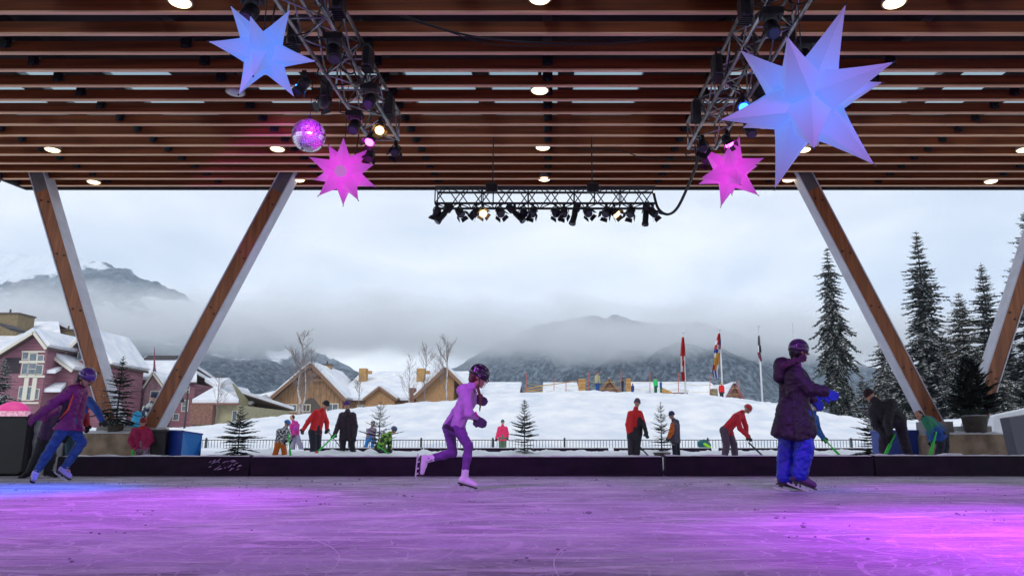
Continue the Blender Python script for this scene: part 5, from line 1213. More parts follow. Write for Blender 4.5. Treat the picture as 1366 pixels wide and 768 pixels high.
    neck = [('c', jt['neck'].lerp(chest, .5), HC - up_ * .05 * hs, .05 * S, .046 * S)]
    body = list(torso(-.012)) + neck
    for n_ in 'LR':
        body += [('c', jt['s' + n_], jt['e' + n_], .047 * S, .038 * S), ('c', jt['e' + n_], jt['w' + n_], .038 * S, .026 * S),
                 ('c', jt['p' + n_], jt['k' + n_], .070 * S, .045 * S), ('c', jt['k' + n_], jt['k' + n_].lerp(jt['a' + n_], .35), .045 * S, .044 * S), ('c', jt['k' + n_].lerp(jt['a' + n_], .35), jt['a' + n_], .044 * S, .030 * S),
                 ('c', jt['a' + n_], jt['a' + n_].lerp(jt['o' + n_], .45), .030 * S, .022 * S)]
        body += hand_prims(jt['w' + n_], jt['t' + n_], S, -.003, -1 if n_ == 'L' else 1)
    sdf_obj('body', body + headp, min(vox, .014) if vox > .012 else vox, skin, t, k=.010)
    q = MB()
    for s_ in (-1, 1): 
        q2 = MB(); q2.sphere(hp_(s_ * .032, .0805, .006), .0115 * hs, 8, 6); q2.build('eye', eye_m, t)
    if jacket is not None:
        jp = torso(jk)
        hemc = pel + (pel - chest).normalized() * (max(hem, .03) * S)
        for n_ in 'LR':
            if hem: hd = (jt['k' + n_] - jt['p' + n_]).normalized(); jp.append(('c', jt['p' + n_].lerp(pel, .15), jt['p' + n_].lerp(pel, .1) + hd * (hem + .06) * S, .088 * S + jk, .096 * S + jk * 1.2))
        if coat is None: jp.append(('cut', hemc, (pel - chest).normalized()))
        for n_ in 'LR':
            e_, w2 = jt['e' + n_], jt['w' + n_]
            jp += [('c', jt['s' + n_], e_, .056 * S + jk, .046 * S + jk * .8), ('c', e_, w2, .046 * S + jk * .8, .036 * S + jk * .7)]
        if collar: jp += [('c', jt['neck'].lerp(chest, .35), jt['neck'].lerp(HC, .22), .066 * S + jk * .6, .056 * S + jk * .5)]
        if hood: hv = Vector(hood); jp += [('e', jt['neck'] + hv, [.10 * S, .085 * S, .095 * S], Rm), ('c', jt['neck'] + hv, jt['neck'].lerp(chest, .4), .075 * S, .085 * S)]
        sdf_obj('jacket', jp, vox, jacket, t, k=.022 * S + .004, fold=fold, seed=int(x))
    if coat is not None:
        sdf_obj('coat_skirt', coat, vox, jacket, t, k=.05, fold=fold, seed=int(x) + 3)
    if pants is not None:
        pp_ = [('c', jt['pL'].lerp(pel, .1), jt['pR'].lerp(pel, .1), .094 * S + pk, .094 * S + pk), ('c', pel, pel.lerp(chest, .25), .09 * S + pk, .085 * S + pk)]
        for n_ in 'LR':
            k_ = jt['k' + n_]; a_ = jt['a' + n_]; cf = k_.lerp(a_, .97)
            pp_ += [('c', jt['p' + n_], k_, .086 * S + pk, .058 * S + pk), ('c', k_, k_.lerp(a_, .35), .058 * S + pk, .058 * S + pk), ('c', k_.lerp(a_, .35), cf, .058 * S + pk, .040 * S + pk * 1.25)]
        sdf_obj('trousers', pp_, vox, pants, t, k=.022 * S + .004, fold=fold * .8, seed=int(x) + 9)
    if boots is not None:
        for n_ in 'LR':
            a_, o_ = jt['a' + n_], jt['o' + n_]; sh = (jt['k' + n_] - a_).normalized(); fd = (o_ - a_); fd = (fd - sh * fd.dot(sh) * .6).normalized()
            heel = a_ - sh * .035 * S - fd * .03 * S
            bp = [('c', a_ + sh * .10 * S, a_, .050 * S, .047 * S), ('c', heel, heel + fd * .10 * S, .046 * S, .043 * S), ('c', heel + fd * .1 * S, heel + fd * .19 * S - sh * .012 * S, .043 * S, .034 * S)]
            if skates:
                bt = sdf_obj('skate_boot', bp, min(vox, .009), boots, t, k=.02)
                sd2 = fd.cross(sh).normalized(); b0 = heel - sh * .048 * S
                q = MB(); q.beam(b0 - fd * .045 * S, b0 + fd * .225 * S, .07 * S, .016 * S, up=sh); q.beam(b0 - fd * .02 * S - sh * .012 * S, b0 + fd * .02 * S - sh * .012 * S, .05 * S, .03 * S, up=sh); q.build('boot_sole', skates[0], bt)
                q = MB(); bl = b0 - sh * .052 * S
                pts = [bl - fd * .085 * S + sh * .004, bl - fd * .05 * S, bl + fd * .08 * S, bl + fd * .22 * S, bl + fd * .25 * S + sh * .018 * S]
                for a0_, b0_ in zip(pts, pts[1:]): q.beam(a0_, b0_, .006, .016 * S, up=sh)
                for o2 in (-.02, .03, .12, .19): q.beam(b0 + fd * o2 * S, bl + fd * (o2 + .004) * S, .012, .022 * S, up=fd)
                q.build('skate_blade', skates[1], bt)
                if skates[2]:
                    q = MB()
                    for l_ in range(5):
                        p_ = a_ + sh * (.07 - .028 * l_) * S + fd * (.040 + .012 * l_ * l_ * .6) * S + sd2 * 0; q.beam(p_ - sd2 * .03 * S, p_ + sd2 * .03 * S, .006, .006)
                    q.build('laces', snow_fine, bt)
            else: sdf_obj('boot', bp, max(.012, min(vox, .016)), boots, t, k=.02)
    if gloves is not None:
        for n_ in 'LR':
            hp2 = hand_prims(jt['w' + n_], jt['t' + n_], S * 1.05, .008 * S, -1 if n_ == 'L' else 1, mitt=mitt, curl=.2 if mitt else .4)
            wd = (jt['w' + n_] - jt['e' + n_]).normalized(); hp2.append(('c', jt['w' + n_] - wd * .05 * S, jt['w' + n_] + wd * .01, (.036 * S + jk * .75) if mitt else .038 * S, .034 * S))
            sdf_obj('mitten' if mitt else 'glove', hp2, .007 if vox < .012 else .010, gloves, t, k=.014 if mitt else .006)
    if hat == 'helmet':
        hh = [('e', hp_(0, -.004, .034), [.098 * hs, .118 * hs, .104 * hs], Rm), ('cut', hp_(0, 0, -.008), list(-(up_ + fx * .12).normalized()))]
        for s_ in (-1, 0, 1):
            for bb2 in (.062, .0, -.066):
                def sf(a, b): return .034 + .104 * math.sqrt(max(0, 1 - (a / .098) ** 2 - (b / .118) ** 2)) + .003
                hh.append(('-c', hp_(s_ * .05, bb2 + .018, sf(s_ * .05, bb2 + .018)), hp_(s_ * .05, bb2 - .018, sf(s_ * .05, bb2 - .018)), .011 * hs, .011 * hs))
        for s_ in (-1, 1):
            for b_ in (.045, -.01, -.06): hh.append(('-c', hp_(s_ * .092 * (1 - abs(b_) * 2.2), b_ + .014, .045), hp_(s_ * .092 * (1 - abs(b_) * 2.2), b_ - .012, .052), .011 * hs, .011 * hs))
        hm_ = sdf_obj('helmet', hh, min(vox, .010), hatm, t, k=.004)
        # rim and straps
        q = MB(); ring = [hp_(math.cos(a) * .099, math.sin(a) * .119, -.010 + .013 * -math.sin(a)) for a in [6.283 * i / 20 for i in range(21)]]; q.tube(ring, .005 * hs, 5); q.build('helmet_rim', black_m, hm_)
        q = MB()
        for s_ in (-1, 1): q.tube([hp_(s_ * .085, .02, 0), hp_(s_ * .074, .03, -.05), hp_(s_ * .045, .05, -.10), hp_(0, .065, -.116)], .0055 * hs, 5)
        q.build('chin_strap', black_m, hm_)
    elif hat == 'beanie':
        hh = [('e', hp_(0, -.008, .048), [.086 * hs, .104 * hs, .10 * hs], Rm), ('cut', hp_(0, 0, .005), list(-(up_ + fx * -.05).normalized()))]
        hm_ = sdf_obj('knit_hat', hh, min(vox, .012), hatm, t, k=.004)
        q = MB(); ring = [hp_(math.cos(a) * .083, math.sin(a) * .101 - .008, .018) for a in [6.283 * i / 18 for i in range(19)]]; q.tube(ring, .017 * hs, 6); q.build('hat_brim', hatm, hm_)
    if hair:
        hpz = [('e', hp_(0, -.025, .012), [.083 * hs, .088 * hs, .098 * hs], Rm), ('c', hp_(-.05, -.05, -.03), hp_(-.04, -.05, -.08), .035 * hs, .02 * hs), ('c', hp_(.05, -.05, -.03), hp_(.04, -.05, -.08), .035 * hs, .02 * hs)]
        for a0_, b0_, r0_, r1_ in hair[1:]: hpz.append(('c', P(*a0_), P(*b0_), r0_, r1_))
        sdf_obj('hair', hpz, min(vox, .010), hair[0], t, k=.015, fold=.0015)
    if scarf is not None:
        sdf_obj('scarf', [('c', jt['neck'] + sx_ * .03, jt['neck'] - sx_ * .03, .075 * S, .075 * S), ('c', jt['neck'] + fx * .03, jt['neck'] + fx * .05 - up_ * .06, .06 * S, .05 * S)], max(.010, vox * .8), scarf, t, k=.02, fold=.002)
    if extra: extra(t, jt, hp_, S)
    FIG.append(t); return t
def stick(label, a, b, mat, r=.014, blade=True, bm=None, group='sticks held on the far rink', tip=None):
    t = thing('hockey_stick', b, label, 'stick', group); d_ = (b - a).normalized()
    q = MB(); q.tube([a - d_ * .12, b], r, 6); q.build('shaft', mat, t)
    q = MB(); q.beam(b - d_ * .02, b + Vector((.16 * (1 if d_.x > 0 else -1), 0, -.02)), .012, .05) if blade else q.tube([b - d_ * .25, b + d_ * .02], r * 1.7, 8)
    q.build('blade', bm or mat, t)
    return t
exec_people = True
sole_b = M('sole_black', (.02, .015, .02), .4); blade_m = M('blade_steel', (.55, .52, .58), .4, metal=.4)
boot_w = M('skate_leather', (.72, .66, .74), .45, var=.06, vs=10)
# --- girl in lilac (centre)
lil = cloth('fleece_lilac', (.44, .24, .48)); legg = cloth('leggings_purple', (.11, .04, .19), vcol=(.19, .06, .28), vs=14, bump=.001)
mit = cloth('mitten_grey', (.04, .025, .06), vcol=(.08, .05, .11), vs=20)
helm1 = M('helmet_black_floral', (.012, .010, .016), .22, vcol=(.42, .30, .52), vs=26, lo=.60, hi=.64, coat=.6, detail=2)
d = 8.13
def girl_extra(t, jt, hp_, S):
    q = MB(); 
    ax_ = (jt['pR'] + jt['pL']) / 2 - (jt['sR'] + jt['sL']) / 2; ax_.normalize(); hc_ = (jt['pR'] + jt['pL']) / 2 + ax_ * .02
    sdf_obj('shirt_hem', [('c', hc_ + Vector((-.01, -.07, 0)), hc_ + Vector((0, .07, 0)), .084, .084), ('cut', hc_ + ax_ * .012, ax_), ('cut', hc_ - ax_ * .03, -ax_)], .008, cloth('shirt_dark', (.02, .012, .03)), t, k=.02)
    q.tube([P(634, 549, d - .205), P(637.5, 556, d - .205)], .010, 6); q.build('cuff_trim', M('magenta_trim', (.5, .03, .25), .6), t)
person('girl in lilac hooded jacket and purple leggings gliding on one skate, black flowered helmet', d, 655, 484,
       dict(x=615, head=(638.5, 501.5, 0), neck=(628, 517, 0), sR=(622, 527, -.13), sL=(629, 524, .12), eR=(625.5, 552, -.20), wR=(635, 557, -.15), tR=(649, 571, -.13), eL=(624, 545, .17), wL=(634, 534, .16), tL=(655, 535, .15),
            pR=(611, 571, -.075), pL=(599, 570, .075), kR=(625, 595, -.08), aR=(619.5, 637, -.06), oR=(633, 644.5, -.07), kL=(604, 603.5, .09), aL=(569, 612.5, .09), oL=(561, 629, .09)),
       face=(.90, .12, -.42), S=.78, hs=.98, vox=.0095, jacket=lil, jk=.012, hem=.0, pants=legg, pk=.001, boots=boot_w, gloves=mit, mitt=True, hat='helmet', hatm=helm1, skates=(sole_b, blade_m, True), fold=.0042, hood=(-.085, 0, -.03),
       hair=(hair_br, ((629, 505, d), (631, 524, d - .04), .035, .022), ((637, 517, d - .07), (641, 530, d - .13), .016, .018), ((641, 530, d - .13), (640, 549, d - .15), .018, .006)), extra=girl_extra, zground=0, up=(.38, 0, .92), collar=True)
# --- skater in long coat (right)
coat_m = cloth('coat_plum', (.011, .004, .012), .6, vcol=(.028, .009, .027), vs=6, bump=.004, bs=40); bluep = cloth('snow_pants_blue', (.008, .018, .42), .45, bump=.004, bs=22)
glove_b = cloth('glove_blue', (.015, .05, .42)); fur = M('fur_trim', (.08, .03, .06), .9, var=.7, vs=60, bump=.012, bs=90); scarf_p = cloth('scarf_purple', (.16, .015, .22))
helm2 = M('helmet_purple_dark', (.05, .015, .07), .28, var=.3, vs=8, coat=.6)
def coat_extra(t, jt, hp_, S):
    q = MB(); yb = d - .27
    for (a, b, dy) in (((1040, 520), (1037, 585), .07), ((1058, 505), (1060, 586), 0.0)): q.tube([P(lerp(a[0], b[0], i / 8), lerp(a[1], b[1], i / 8), yb + dy + .015 * math.sin(i)) for i in range(9)], .004, 5)
    q.build('seam', M('seam_dark', (.01, .004, .012), .6), t)
    pr = []
    rnd = random.Random(3)
    nk = P(1061, 486, d)
    for i in range(26):
        a = 6.283 * i / 26; c_ = nk + Vector((math.cos(a) * .14 - .05, math.sin(a) * .11, .02 + .05 * math.cos(a))); pr.append(('c', c_, c_ + Vector((rnd.gauss(0, .012), rnd.gauss(0, .012), rnd.gauss(0, .02))), .034, .02))
    sdf_obj('fur_collar', pr, .009, fur, t, k=.012, fold=.003)
    sdf_obj('coat_hood', [('c', P(1043, 487, d), P(1040, 503, d), .085, .07), ('c', P(1043, 487, d), P(1056, 492, d), .08, .08)], .010, coat_m, t, k=.03, fold=.003)
person('skater in long plum coat and bright blue snow pants with purple helmet and blue gloves', d, 655, 446,
       dict(x=1058, head=(1065.5, 468, 0), neck=(1058, 487, 0), sR=(1064, 501, -.18), sL=(1052, 500, .16), eR=(1080, 518, -.22), wR=(1100, 522, -.22), tR=(1119, 533, -.22), eL=(1066, 520, .26), wL=(1083, 532, .24), tL=(1094, 540, .24),
            pR=(1068, 555, -.085), pL=(1053, 555, .085), kR=(1074, 595, -.10), kL=(1050, 597, .09), aR=(1067, 633, -.09), oR=(1081, 641.5, -.10), aL=(1046, 636.5, .06), oL=(1061, 641, .06)),
       face=(.93, .25, -.12), S=.96, vox=.011, jacket=coat_m, jk=.034, pants=bluep, pk=.034, boots=cloth('skate_purple', (.10, .03, .12), .5), gloves=glove_b, hat='helmet', hatm=helm2, skates=(sole_b, blade_m, True), fold=.0065,
       hair=(hair_dk,), scarf=scarf_p, zground=0, up=(.1, 0, 1), collar=False, extra=coat_extra,
       coat=[('c', P(1056, 545, d - .07), P(1050, 580, d - .09), .15, .165), ('c', P(1064, 545, d - .05), P(1069, 572, d - .08), .14, .155), ('c', P(1058, 545, d + .08), P(1051, 577, d + .10), .14, .155), ('c', P(1064, 545, d + .07), P(1069, 571, d + .08), .13, .15), ('cut', P(1058, 588, d), Vector((-.25, 0, -.97)))])
# --- child in magenta jacket (left)
d = 9.9
magj = cloth('jacket_magenta', (.17, .010, .09), .6, vcol=(.27, .02, .15), vs=5, bump=.004, bs=40); jeans = cloth('jeans_blue', (.015, .05, .17), vcol=(.03, .10, .28), vs=18)
helm3 = M('helmet_violet', (.10, .03, .24), .25, var=.25, vs=7, coat=.7); boot_l = M('skate_lilac', (.40, .34, .68), .45)
def left_extra(t, jt, hp_, S):
    sdf_obj('jacket_lining', [('c', P(97, 519, d - .17), P(83, 552, d - .2), .024, .03), ('c', P(83, 552, d - .2), P(76, 562, d - .17), .03, .02)], .009, cloth('lining_dark', (.02, .008, .018)), t, k=.01)
    sdf_obj('zip_flap', [('c', P(99, 523, d - .195), P(91, 546, d - .235), .009, .012), ('c', P(91, 546, d - .235), P(79, 559, d - .21), .012, .006)], .007, cloth('flap_orange', (.75, .08, .02)), t, k=.01)
    q = MB(); q.tube([hp_(.0, .095, -.06), hp_(.02, .13, -.065), hp_(.025, .15, -.05)], .008, 6); q.build('mouth_guard', black_m, t)
    for n_ in 'LR':
        e_, w2 = jt['e' + n_], jt['w' + n_]; sdf_obj('sleeve', [('c', e_.lerp(w2, .22), w2, .054, .040)], .01, cloth('sleeve_purple', (.07, .03, .22)), t, k=.02, fold=.002)
person('child in magenta jacket, jeans and violet helmet leaning forward on white skates at far left', d, 645, 481,
       dict(x=90, head=(115.5, 503.5, 0), neck=(104, 518, 0), sR=(96, 521, -.17), sL=(108, 524, .15), eR=(71, 538, -.24), wR=(48, 556, -.2), tR=(34, 566, -.18), eL=(88, 545, .24), wL=(62, 553, .28), tL=(50, 560, .3),
            pR=(86, 570, -.09), pL=(98, 571, .09), kR=(68, 598, -.10), aR=(48.5, 629, -.09), oR=(46, 638.5, -.22), kL=(109, 590, .05), aL=(86, 624, .06), oL=(100, 634.5, .03)),
       face=(.88, -.30, -.36), S=.84, hs=1.0, vox=.011, jacket=magj, jk=.028, hem=.03, pants=jeans, pk=.008, boots=boot_l, gloves=cloth('glove_magenta', (.22, .02, .12)), hat='helmet', hatm=helm3, skates=(sole_b, blade_m, True), fold=.006,
       hair=(hair_dk, ((104, 508, d), (104, 520, d), .03, .03)), zground=0, up=(.42, 0, .9), extra=left_extra)
d = 11.2
dkp = cloth('dark_purple_knit', (.05, .02, .07), vcol=(.09, .03, .11), vs=25); blk = cloth('cloth_black', (.014, .012, .018), .7, bump=.004, bs=30)
person('dark clad skater half hidden behind the child in magenta jacket', d, 639, 515,
       dict(x=70, head=(88, 527, .05), neck=(78, 541, 0), sR=(68, 550, -.12), sL=(80, 547, .14), eR=(63, 567, -.2), wR=(58, 582, -.18), tR=(55, 591, -.16), pR=(60, 583, -.08), pL=(68, 583, .08), kR=(50, 607, -.08), aR=(40, 628, -.08), oR=(34, 634, -.1), kL=(68, 608, .08), aL=(64, 627, .08), oL=(74, 633, .1)),
       face=(.9, -.2, -.3), S=.78, vox=.014, jacket=dkp, jk=.03, hem=.05, pants=blk, pk=.02, boots=blk, gloves=blk, hat='beanie', hatm=blk, skates=(sole_b, blade_m, False), fold=.003, zground=0)
d = 14.3
person('person in blue and red jacket bending behind the board, mostly behind the child in magenta', d, 617, 512,
       dict(x=100, head=(106, 524, 0), neck=(107, 534, 0), sR=(118, 534, -.1), sL=(104, 534, .15), eR=(128, 545, -.2), wR=(136, 560, -.2), tR=(140, 568, -.2), pR=(96, 572, -.08), pL=(90, 571, .1), kR=(93, 594, -.1), kL=(86, 594, .1), aR=(95, 613, -.1), aL=(84, 613, .1)),
       face=(.8, -.5, -.3), S=.9, vox=.018, jacket=cloth('jacket_blue_red', (.015, .06, .33), vcol=(.42, .02, .03), vs=3.4, lo=.5, hi=.54), jk=.03, hem=.05, pants=cloth('pants_teal_dark', (.015, .05, .08)), pk=.02, boots=blk, gloves=blk, hat='beanie', hatm=blk, fold=.003)
d = 15.0
redk = cloth('hat_red_knit', (.50, .03, .03), vcol=(.08, .03, .03), vs=30); crim = cloth('jacket_crimson', (.42, .015, .10), bump=.004, bs=40)
person('child in red knit hat and crimson jacket with red scarf facing the rink', d, 618, 553,
       dict(x=190, head=(191, 563, 0), neck=(190, 571, 0), sR=(179, 575, 0), sL=(199, 575, 0), eR=(174, 587, -.05), wR=(178, 596, -.1), tR=(182, 601, -.12), eL=(202, 587, -.03), wL=(196, 594, -.16), tL=(190, 599, -.18), pR=(186, 596, 0), pL=(195, 596, 0), kR=(185, 607, -.03), kL=(196, 607, -.03), aR=(185, 617, 0), aL=(196, 617, 0)),
       face=(.12, -1, -.2), S=.62, vox=.013, jacket=crim, jk=.03, hem=.05, pants=cloth('pants_patterned', (.12, .06, .1), vcol=(.4, .3, .4), vs=20), pk=.02, boots=blk, gloves=cloth('glove_pink', (.5, .05, .2)), hat='beanie', hatm=redk, scarf=cloth('scarf_red', (.6, .015, .03)), fold=.003)
grn = M('stick_green', (.03, .62, .06), .35); blks = M('stick_black', (.02, .02, .025), .4)
stick('short green stick beside the child in the red knit hat', P(178, 599, 14.9), P(177, 607.5, 14.8), grn, blade=False)
d = 20
def man_x(t, jt, hp_, S):
    sdf_obj('bag', [('c', P(184, 557, d - .3), P(184, 564, d - .3), .10, .13)], .02, cloth('bag_cyan', (.02, .3, .55)), t, k=.03)
man = person('lad in dark cap and dark and white jacket leaning against the inner left column', d, 612, 521,
       dict(x=198, head=(205, 530, 0), neck=(202, 538, 0), sR=(195, 543, 0), sL=(208, 543, .05), eR=(191, 556, -.05), wR=(187, 567, -.1), tR=(186, 573, -.1), pR=(196, 569, 0), pL=(203, 569, 0)),
       face=(.5, -.8, -.1), S=.95, vox=.02, jacket=cloth('jacket_navy_white', (.02, .03, .07), vcol=(.55, .58, .55), vs=3.5, lo=.52, hi=.55), jk=.03, hem=.08, pants=blk, pk=.02, boots=blk, gloves=blk, hat='beanie', hatm=cloth('cap_navy', (.02, .03, .08)), fold=.003)
c_ = P(184, 561, 19.5); tb = sdf_obj('carry_bag', [('c', P(183, 553, 19.5), P(182, 566, 19.5), .10, .15)], .02, cloth('bag_cyan', (.02, .3, .55)), None, k=.03, fold=.004); tag(tb, 'bright cyan bag beside the lad in the dark cap', 'bag')
# --- far rink
G = 'people on the far rink'
d = 22
red = cloth('jacket_red', (.68, .015, .02), bump=.005, bs=30); navy = cloth('pants_navy', (.012, .014, .03), bump=.004, bs=25)
person('man in red jacket, black hat and black trousers, arms out, on the far rink', d, 614, 531,
       dict(x=420, head=(434.5, 540, 0), neck=(429, 548, 0), sR=(421, 550, -.12), sL=(431, 551, .14), eR=(411, 562, -.22), wR=(405, 572, -.2), tR=(401, 580, -.18), eL=(436, 563, .2), wL=(436, 571, .12), tL=(435.5, 579, .08), pR=(417, 576, -.08), pL=(424, 576, .08), kR=(418, 595, -.08), kL=(424, 595, .08), aR=(417, 610, -.08), aL=(424, 610, .08)),
       face=(.85, -.3, -.45), S=.98, vox=.018, jacket=red, jk=.03, hem=.05, pants=navy, pk=.035, boots=blk, gloves=blk, hat='beanie', hatm=blk, fold=.005)
stick('thin dark stick held by the man in the red jacket', P(439, 577, d - .1), P(466, 611, d - .3), blks, r=.013)
d = 21.5
plum = cloth('coat_plum_brown', (.03, .014, .03), bump=.006, bs=25)
person('person in dark plum puffy coat and purple hat seen from behind on the far rink', d, 614, 531,
       dict(x=463, head=(463, 541, 0), neck=(464, 550, 0), sR=(471, 554, 0), sL=(456, 554, 0), eL=(451, 568, -.08), wL=(447, 578, -.2), tL=(443, 585, -.26), eR=(474, 569, -.04), wR=(473, 581, -.12), tR=(472, 589, -.14), pL=(458, 582, 0), pR=(468, 582, 0), kL=(457, 598, 0), kR=(470, 598, 0), aL=(454, 611, 0), aR=(474, 611, 0)),
       face=(-.1, .95, -.35), S=1.0, vox=.018, jacket=plum, jk=.035, hem=.10, pants=blk, pk=.02, boots=blk, gloves=blk, hat='beanie', hatm=cloth('hat_purple', (.07, .015, .20)), fold=.006, hood=(0, -.10, -.04))
stick('green stick with red tip held by the person in the dark plum coat', P(444, 583, d - .35), P(414, 611, d - .6), grn, r=.021, blade=False, bm=M('stick_red', (.7, .03, .02), .4))
d = 20.5
zig = M('zigzag_fabric', (.02, .02, .03), .7, vcol=(.7, .7, .72), vs=22, lo=.49, hi=.52, stretch=(1, 1, 1.6), detail=1)
person('child with blue helmet, black and white jacket and orange snow pants', d, 616, 556,
       dict(x=377, head=(383, 564.5, 0), neck=(380.5, 571, 0), sR=(372, 575, -.03), sL=(384, 575, .05), eR=(371, 584, -.1), wR=(378, 588, -.2), tR=(384, 589, -.22), eL=(386, 582, .02), wL=(386, 587, -.12), tL=(387, 591, -.15), pR=(371, 590, 0), pL=(377, 590, 0), kR=(368.5, 601, -.05), kL=(379, 601, 0), aR=(365, 612, 0), aL=(380, 612, 0)),
       face=(.75, .5, -.4), S=.72, vox=.015, jacket=zig, jk=.03, hem=.05, pants=cloth('snow_pants_orange', (.62, .14, .015), bump=.004, bs=30), pk=.028, boots=blk, gloves=blk, hat='helmet', hatm=M('helmet_blue', (.01, .16, .5), .3, coat=.5), fold=.004, group=None)
q = None
stick('short green stick held by the child in orange snow pants', P(385, 584, d - .28), P(388, 612, d - .3), grn, r=.018, blade=False)
d = 27
person('child with dark hair, hot pink hood and purple jacket, behind the child in orange', d, 606, 550,
       dict(x=393, head=(390, 556.5, 0), neck=(391.5, 563, 0), eR=(388, 577, -.1), wR=(388, 583, -.12), tR=(388, 588, -.12), sR=(389, 567, -.1), sL=(397, 567, .1), pR=(392, 583, 0), pL=(396, 583, 0), kR=(391, 593, 0), kL=(400, 592, 0), aR=(390, 602, 0), aL=(403, 601, 0)),
       face=(-.8, -.3, -.3), S=.8, vox=.02, jacket=cloth('jacket_purple_pink', (.26, .02, .30), vcol=(.6, .02, .2), vs=3), jk=.03, hem=.05, pants=cloth('flared_grey', (.22, .2, .3)), pk=.035, boots=blk, gloves=blk, hair=(hair_dk,), hood=(.08, .05, -.02))
d = 21
camo = M('camouflage_green', (.02, .05, .015), .7, vcol=(.25, .50, .05), vs=9, lo=.49, hi=.52, detail=2, bump=.004, bs=30)
person('kneeling child in green camouflage jacket and teal helmet gripping a green stick', d, 613, 563,
       dict(x=510, head=(525.5, 573, 0), neck=(519, 579, 0), sR=(513, 582, -.14), sL=(519, 581, .12), eR=(508, 592, -.2), wR=(507, 598, -.18), tR=(511, 600, -.22), eL=(520, 592, .1), wL=(520, 601, -.05), tL=(522, 605, -.12), pR=(504, 597, -.08), pL=(507, 597, .08), kR=(511, 604, -.1), kL=(515, 603, .1), aR=(501, 610, -.08), aL=(512, 611, .1)),
       face=(.9, -.25, -.3), S=.78, vox=.014, jacket=camo, jk=.035, hem=.05, pants=blk, pk=.02, boots=blk, gloves=cloth('glove_violet', (.12, .05, .18)), hat='helmet', hatm=M('helmet_teal', (.015, .14, .24), .3, coat=.5, vcol=(.12, .05, .2), vs=6), fold=.004)
stick('green stick held by the kneeling child in camouflage', P(508, 597, d - .3), P(527, 611.5, d - .4), grn, r=.017, blade=False)
d = 29
person('small figure in blue trousers half hidden behind the sparse spruce', d, 602, 560,
       dict(x=494, head=(497, 565, 0), neck=(496, 571, 0), sR=(491, 574, 0), sL=(500, 573, 0), pR=(491, 585, 0), pL=(498, 585, 0), kR=(489, 592, 0), kL=(497, 592, 0), aR=(486, 600, 0), aL=(497, 600, 0)),
       face=(.6, .5, -.4), S=.8, vox=.02, jacket=cloth('jacket_greymauve', (.15, .1, .17)), jk=.03, pants=cloth('pants_blue2', (.01, .14, .4)), pk=.02, boots=blk, gloves=blk, hat='beanie', hatm=blk)
d = 30.5
person('child in hot pink coat and teal hat standing alone before the snow hill', d, 601, 558,
       dict(x=670.5, head=(670.5, 563, 0), neck=(670.5, 568, 0), sL=(666, 571, 0), sR=(675, 571, 0), eL=(664, 578, 0), wL=(662, 584, -.05), tL=(662, 587, -.05), eR=(677, 578, 0), wR=(677, 583, .05), tR=(677, 586, .05), pL=(668, 584, 0), pR=(673, 584, 0), kL=(668, 592, 0), kR=(673, 592, 0), aL=(668, 600, 0), aR=(673, 600, 0)),
       face=(-.3, .9, -.2), S=.80, vox=.02, jacket=cloth('coat_hot_pink', (.68, .02, .12)), jk=.03, hem=.14, pants=cloth('pants_green_grey', (.08, .14, .08)), pk=.03, boots=blk, gloves=blk, hat='beanie', hatm=cloth('hat_teal', (.01, .12, .14)))
d = 20.5
redblk = M('jacket_red_black', (.72, .018, .02), .7, bump=.005, bs=30)
def rb_extra(t, jt, hp_, S):
    sdf_obj('side_panel', [('c', jt['sR'] + Vector((-.03, -.03, -.16)), jt['pR'] + Vector((.02, -.02, .03)), .095, .105), ('c', jt['eR'].lerp(jt['sR'], .2), jt['wR'], .062, .055)], .016, blk, t, k=.03, fold=.004)
person('person in red and black jacket and grey furry hat with back to the rink', d, 616, 528,
       dict(x=847, head=(850, 537.5, 0), neck=(848, 546, 0), sL=(840.5, 551.5, 0), sR=(854, 551, 0), eL=(837, 566, .03), wL=(838, 577, -.04), tL=(839.5, 585, -.06), eR=(858.5, 564, -.08), wR=(862, 577, -.2), tR=(863.5, 586, -.24), pL=(842, 580, 0), pR=(851, 580, 0), kL=(842, 597, 0), kR=(850, 597, 0), aL=(842, 613, 0), aR=(849, 613, 0)),
       face=(.3, .9, -.3), S=.94, vox=.018, jacket=redblk, jk=.02, hem=.05, pants=cloth('trousers_charcoal', (.025, .02, .03)), pk=.03, boots=blk, gloves=cloth('glove_green_dark', (.02, .06, .04)), hat='beanie', hatm=M('hat_furry', (.16, .10, .15), .9, var=.5, vs=30, bump=.01, bs=80), fold=.005, extra=rb_extra)
stick('dark stick held by the person in the red and black jacket', P(853, 595, d - .1), P(869, 612, d - .3), blks, r=.02, group='sticks held on the far rink')
d = 20
def or_extra(t, jt, hp_, S):
    for n_ in 'LR': sdf_obj('sleeve', [('c', jt['s' + n_], jt['e' + n_], .072, .064), ('c', jt['e' + n_], jt['w' + n_], .064, .05)], .013, cloth('sleeve_orange', (.75, .16, .01)), t, k=.02, fold=.003)
person('child in navy beanie with orange sleeves and dark vest beside the potted thin spruce', d, 616, 545,
       dict(x=901, head=(896, 553.5, 0), neck=(899, 561, 0), sL=(898, 566, -.12), sR=(903, 566, .1), eL=(895, 577, -.16), wL=(892, 583, -.16), tL=(890, 588, -.16), eR=(898, 578, .1), wR=(893, 584, .1), tR=(890, 588, .1), pL=(899, 587, -.06), pR=(903, 587, .06), kL=(900, 600, -.06), kR=(904, 600, .06), aL=(901, 613, -.06), aR=(905, 613, .06)),
       face=(-.9, -.15, -.2), S=.78, vox=.015, jacket=cloth('vest_grey', (.10, .08, .12)), jk=.028, hem=.08, pants=navy, pk=.015, boots=blk, gloves=blk, hat='beanie', hatm=cloth('beanie_navy', (.03, .04, .14)), extra=or_extra, hood=(.07, 0, -.03))
d = 20
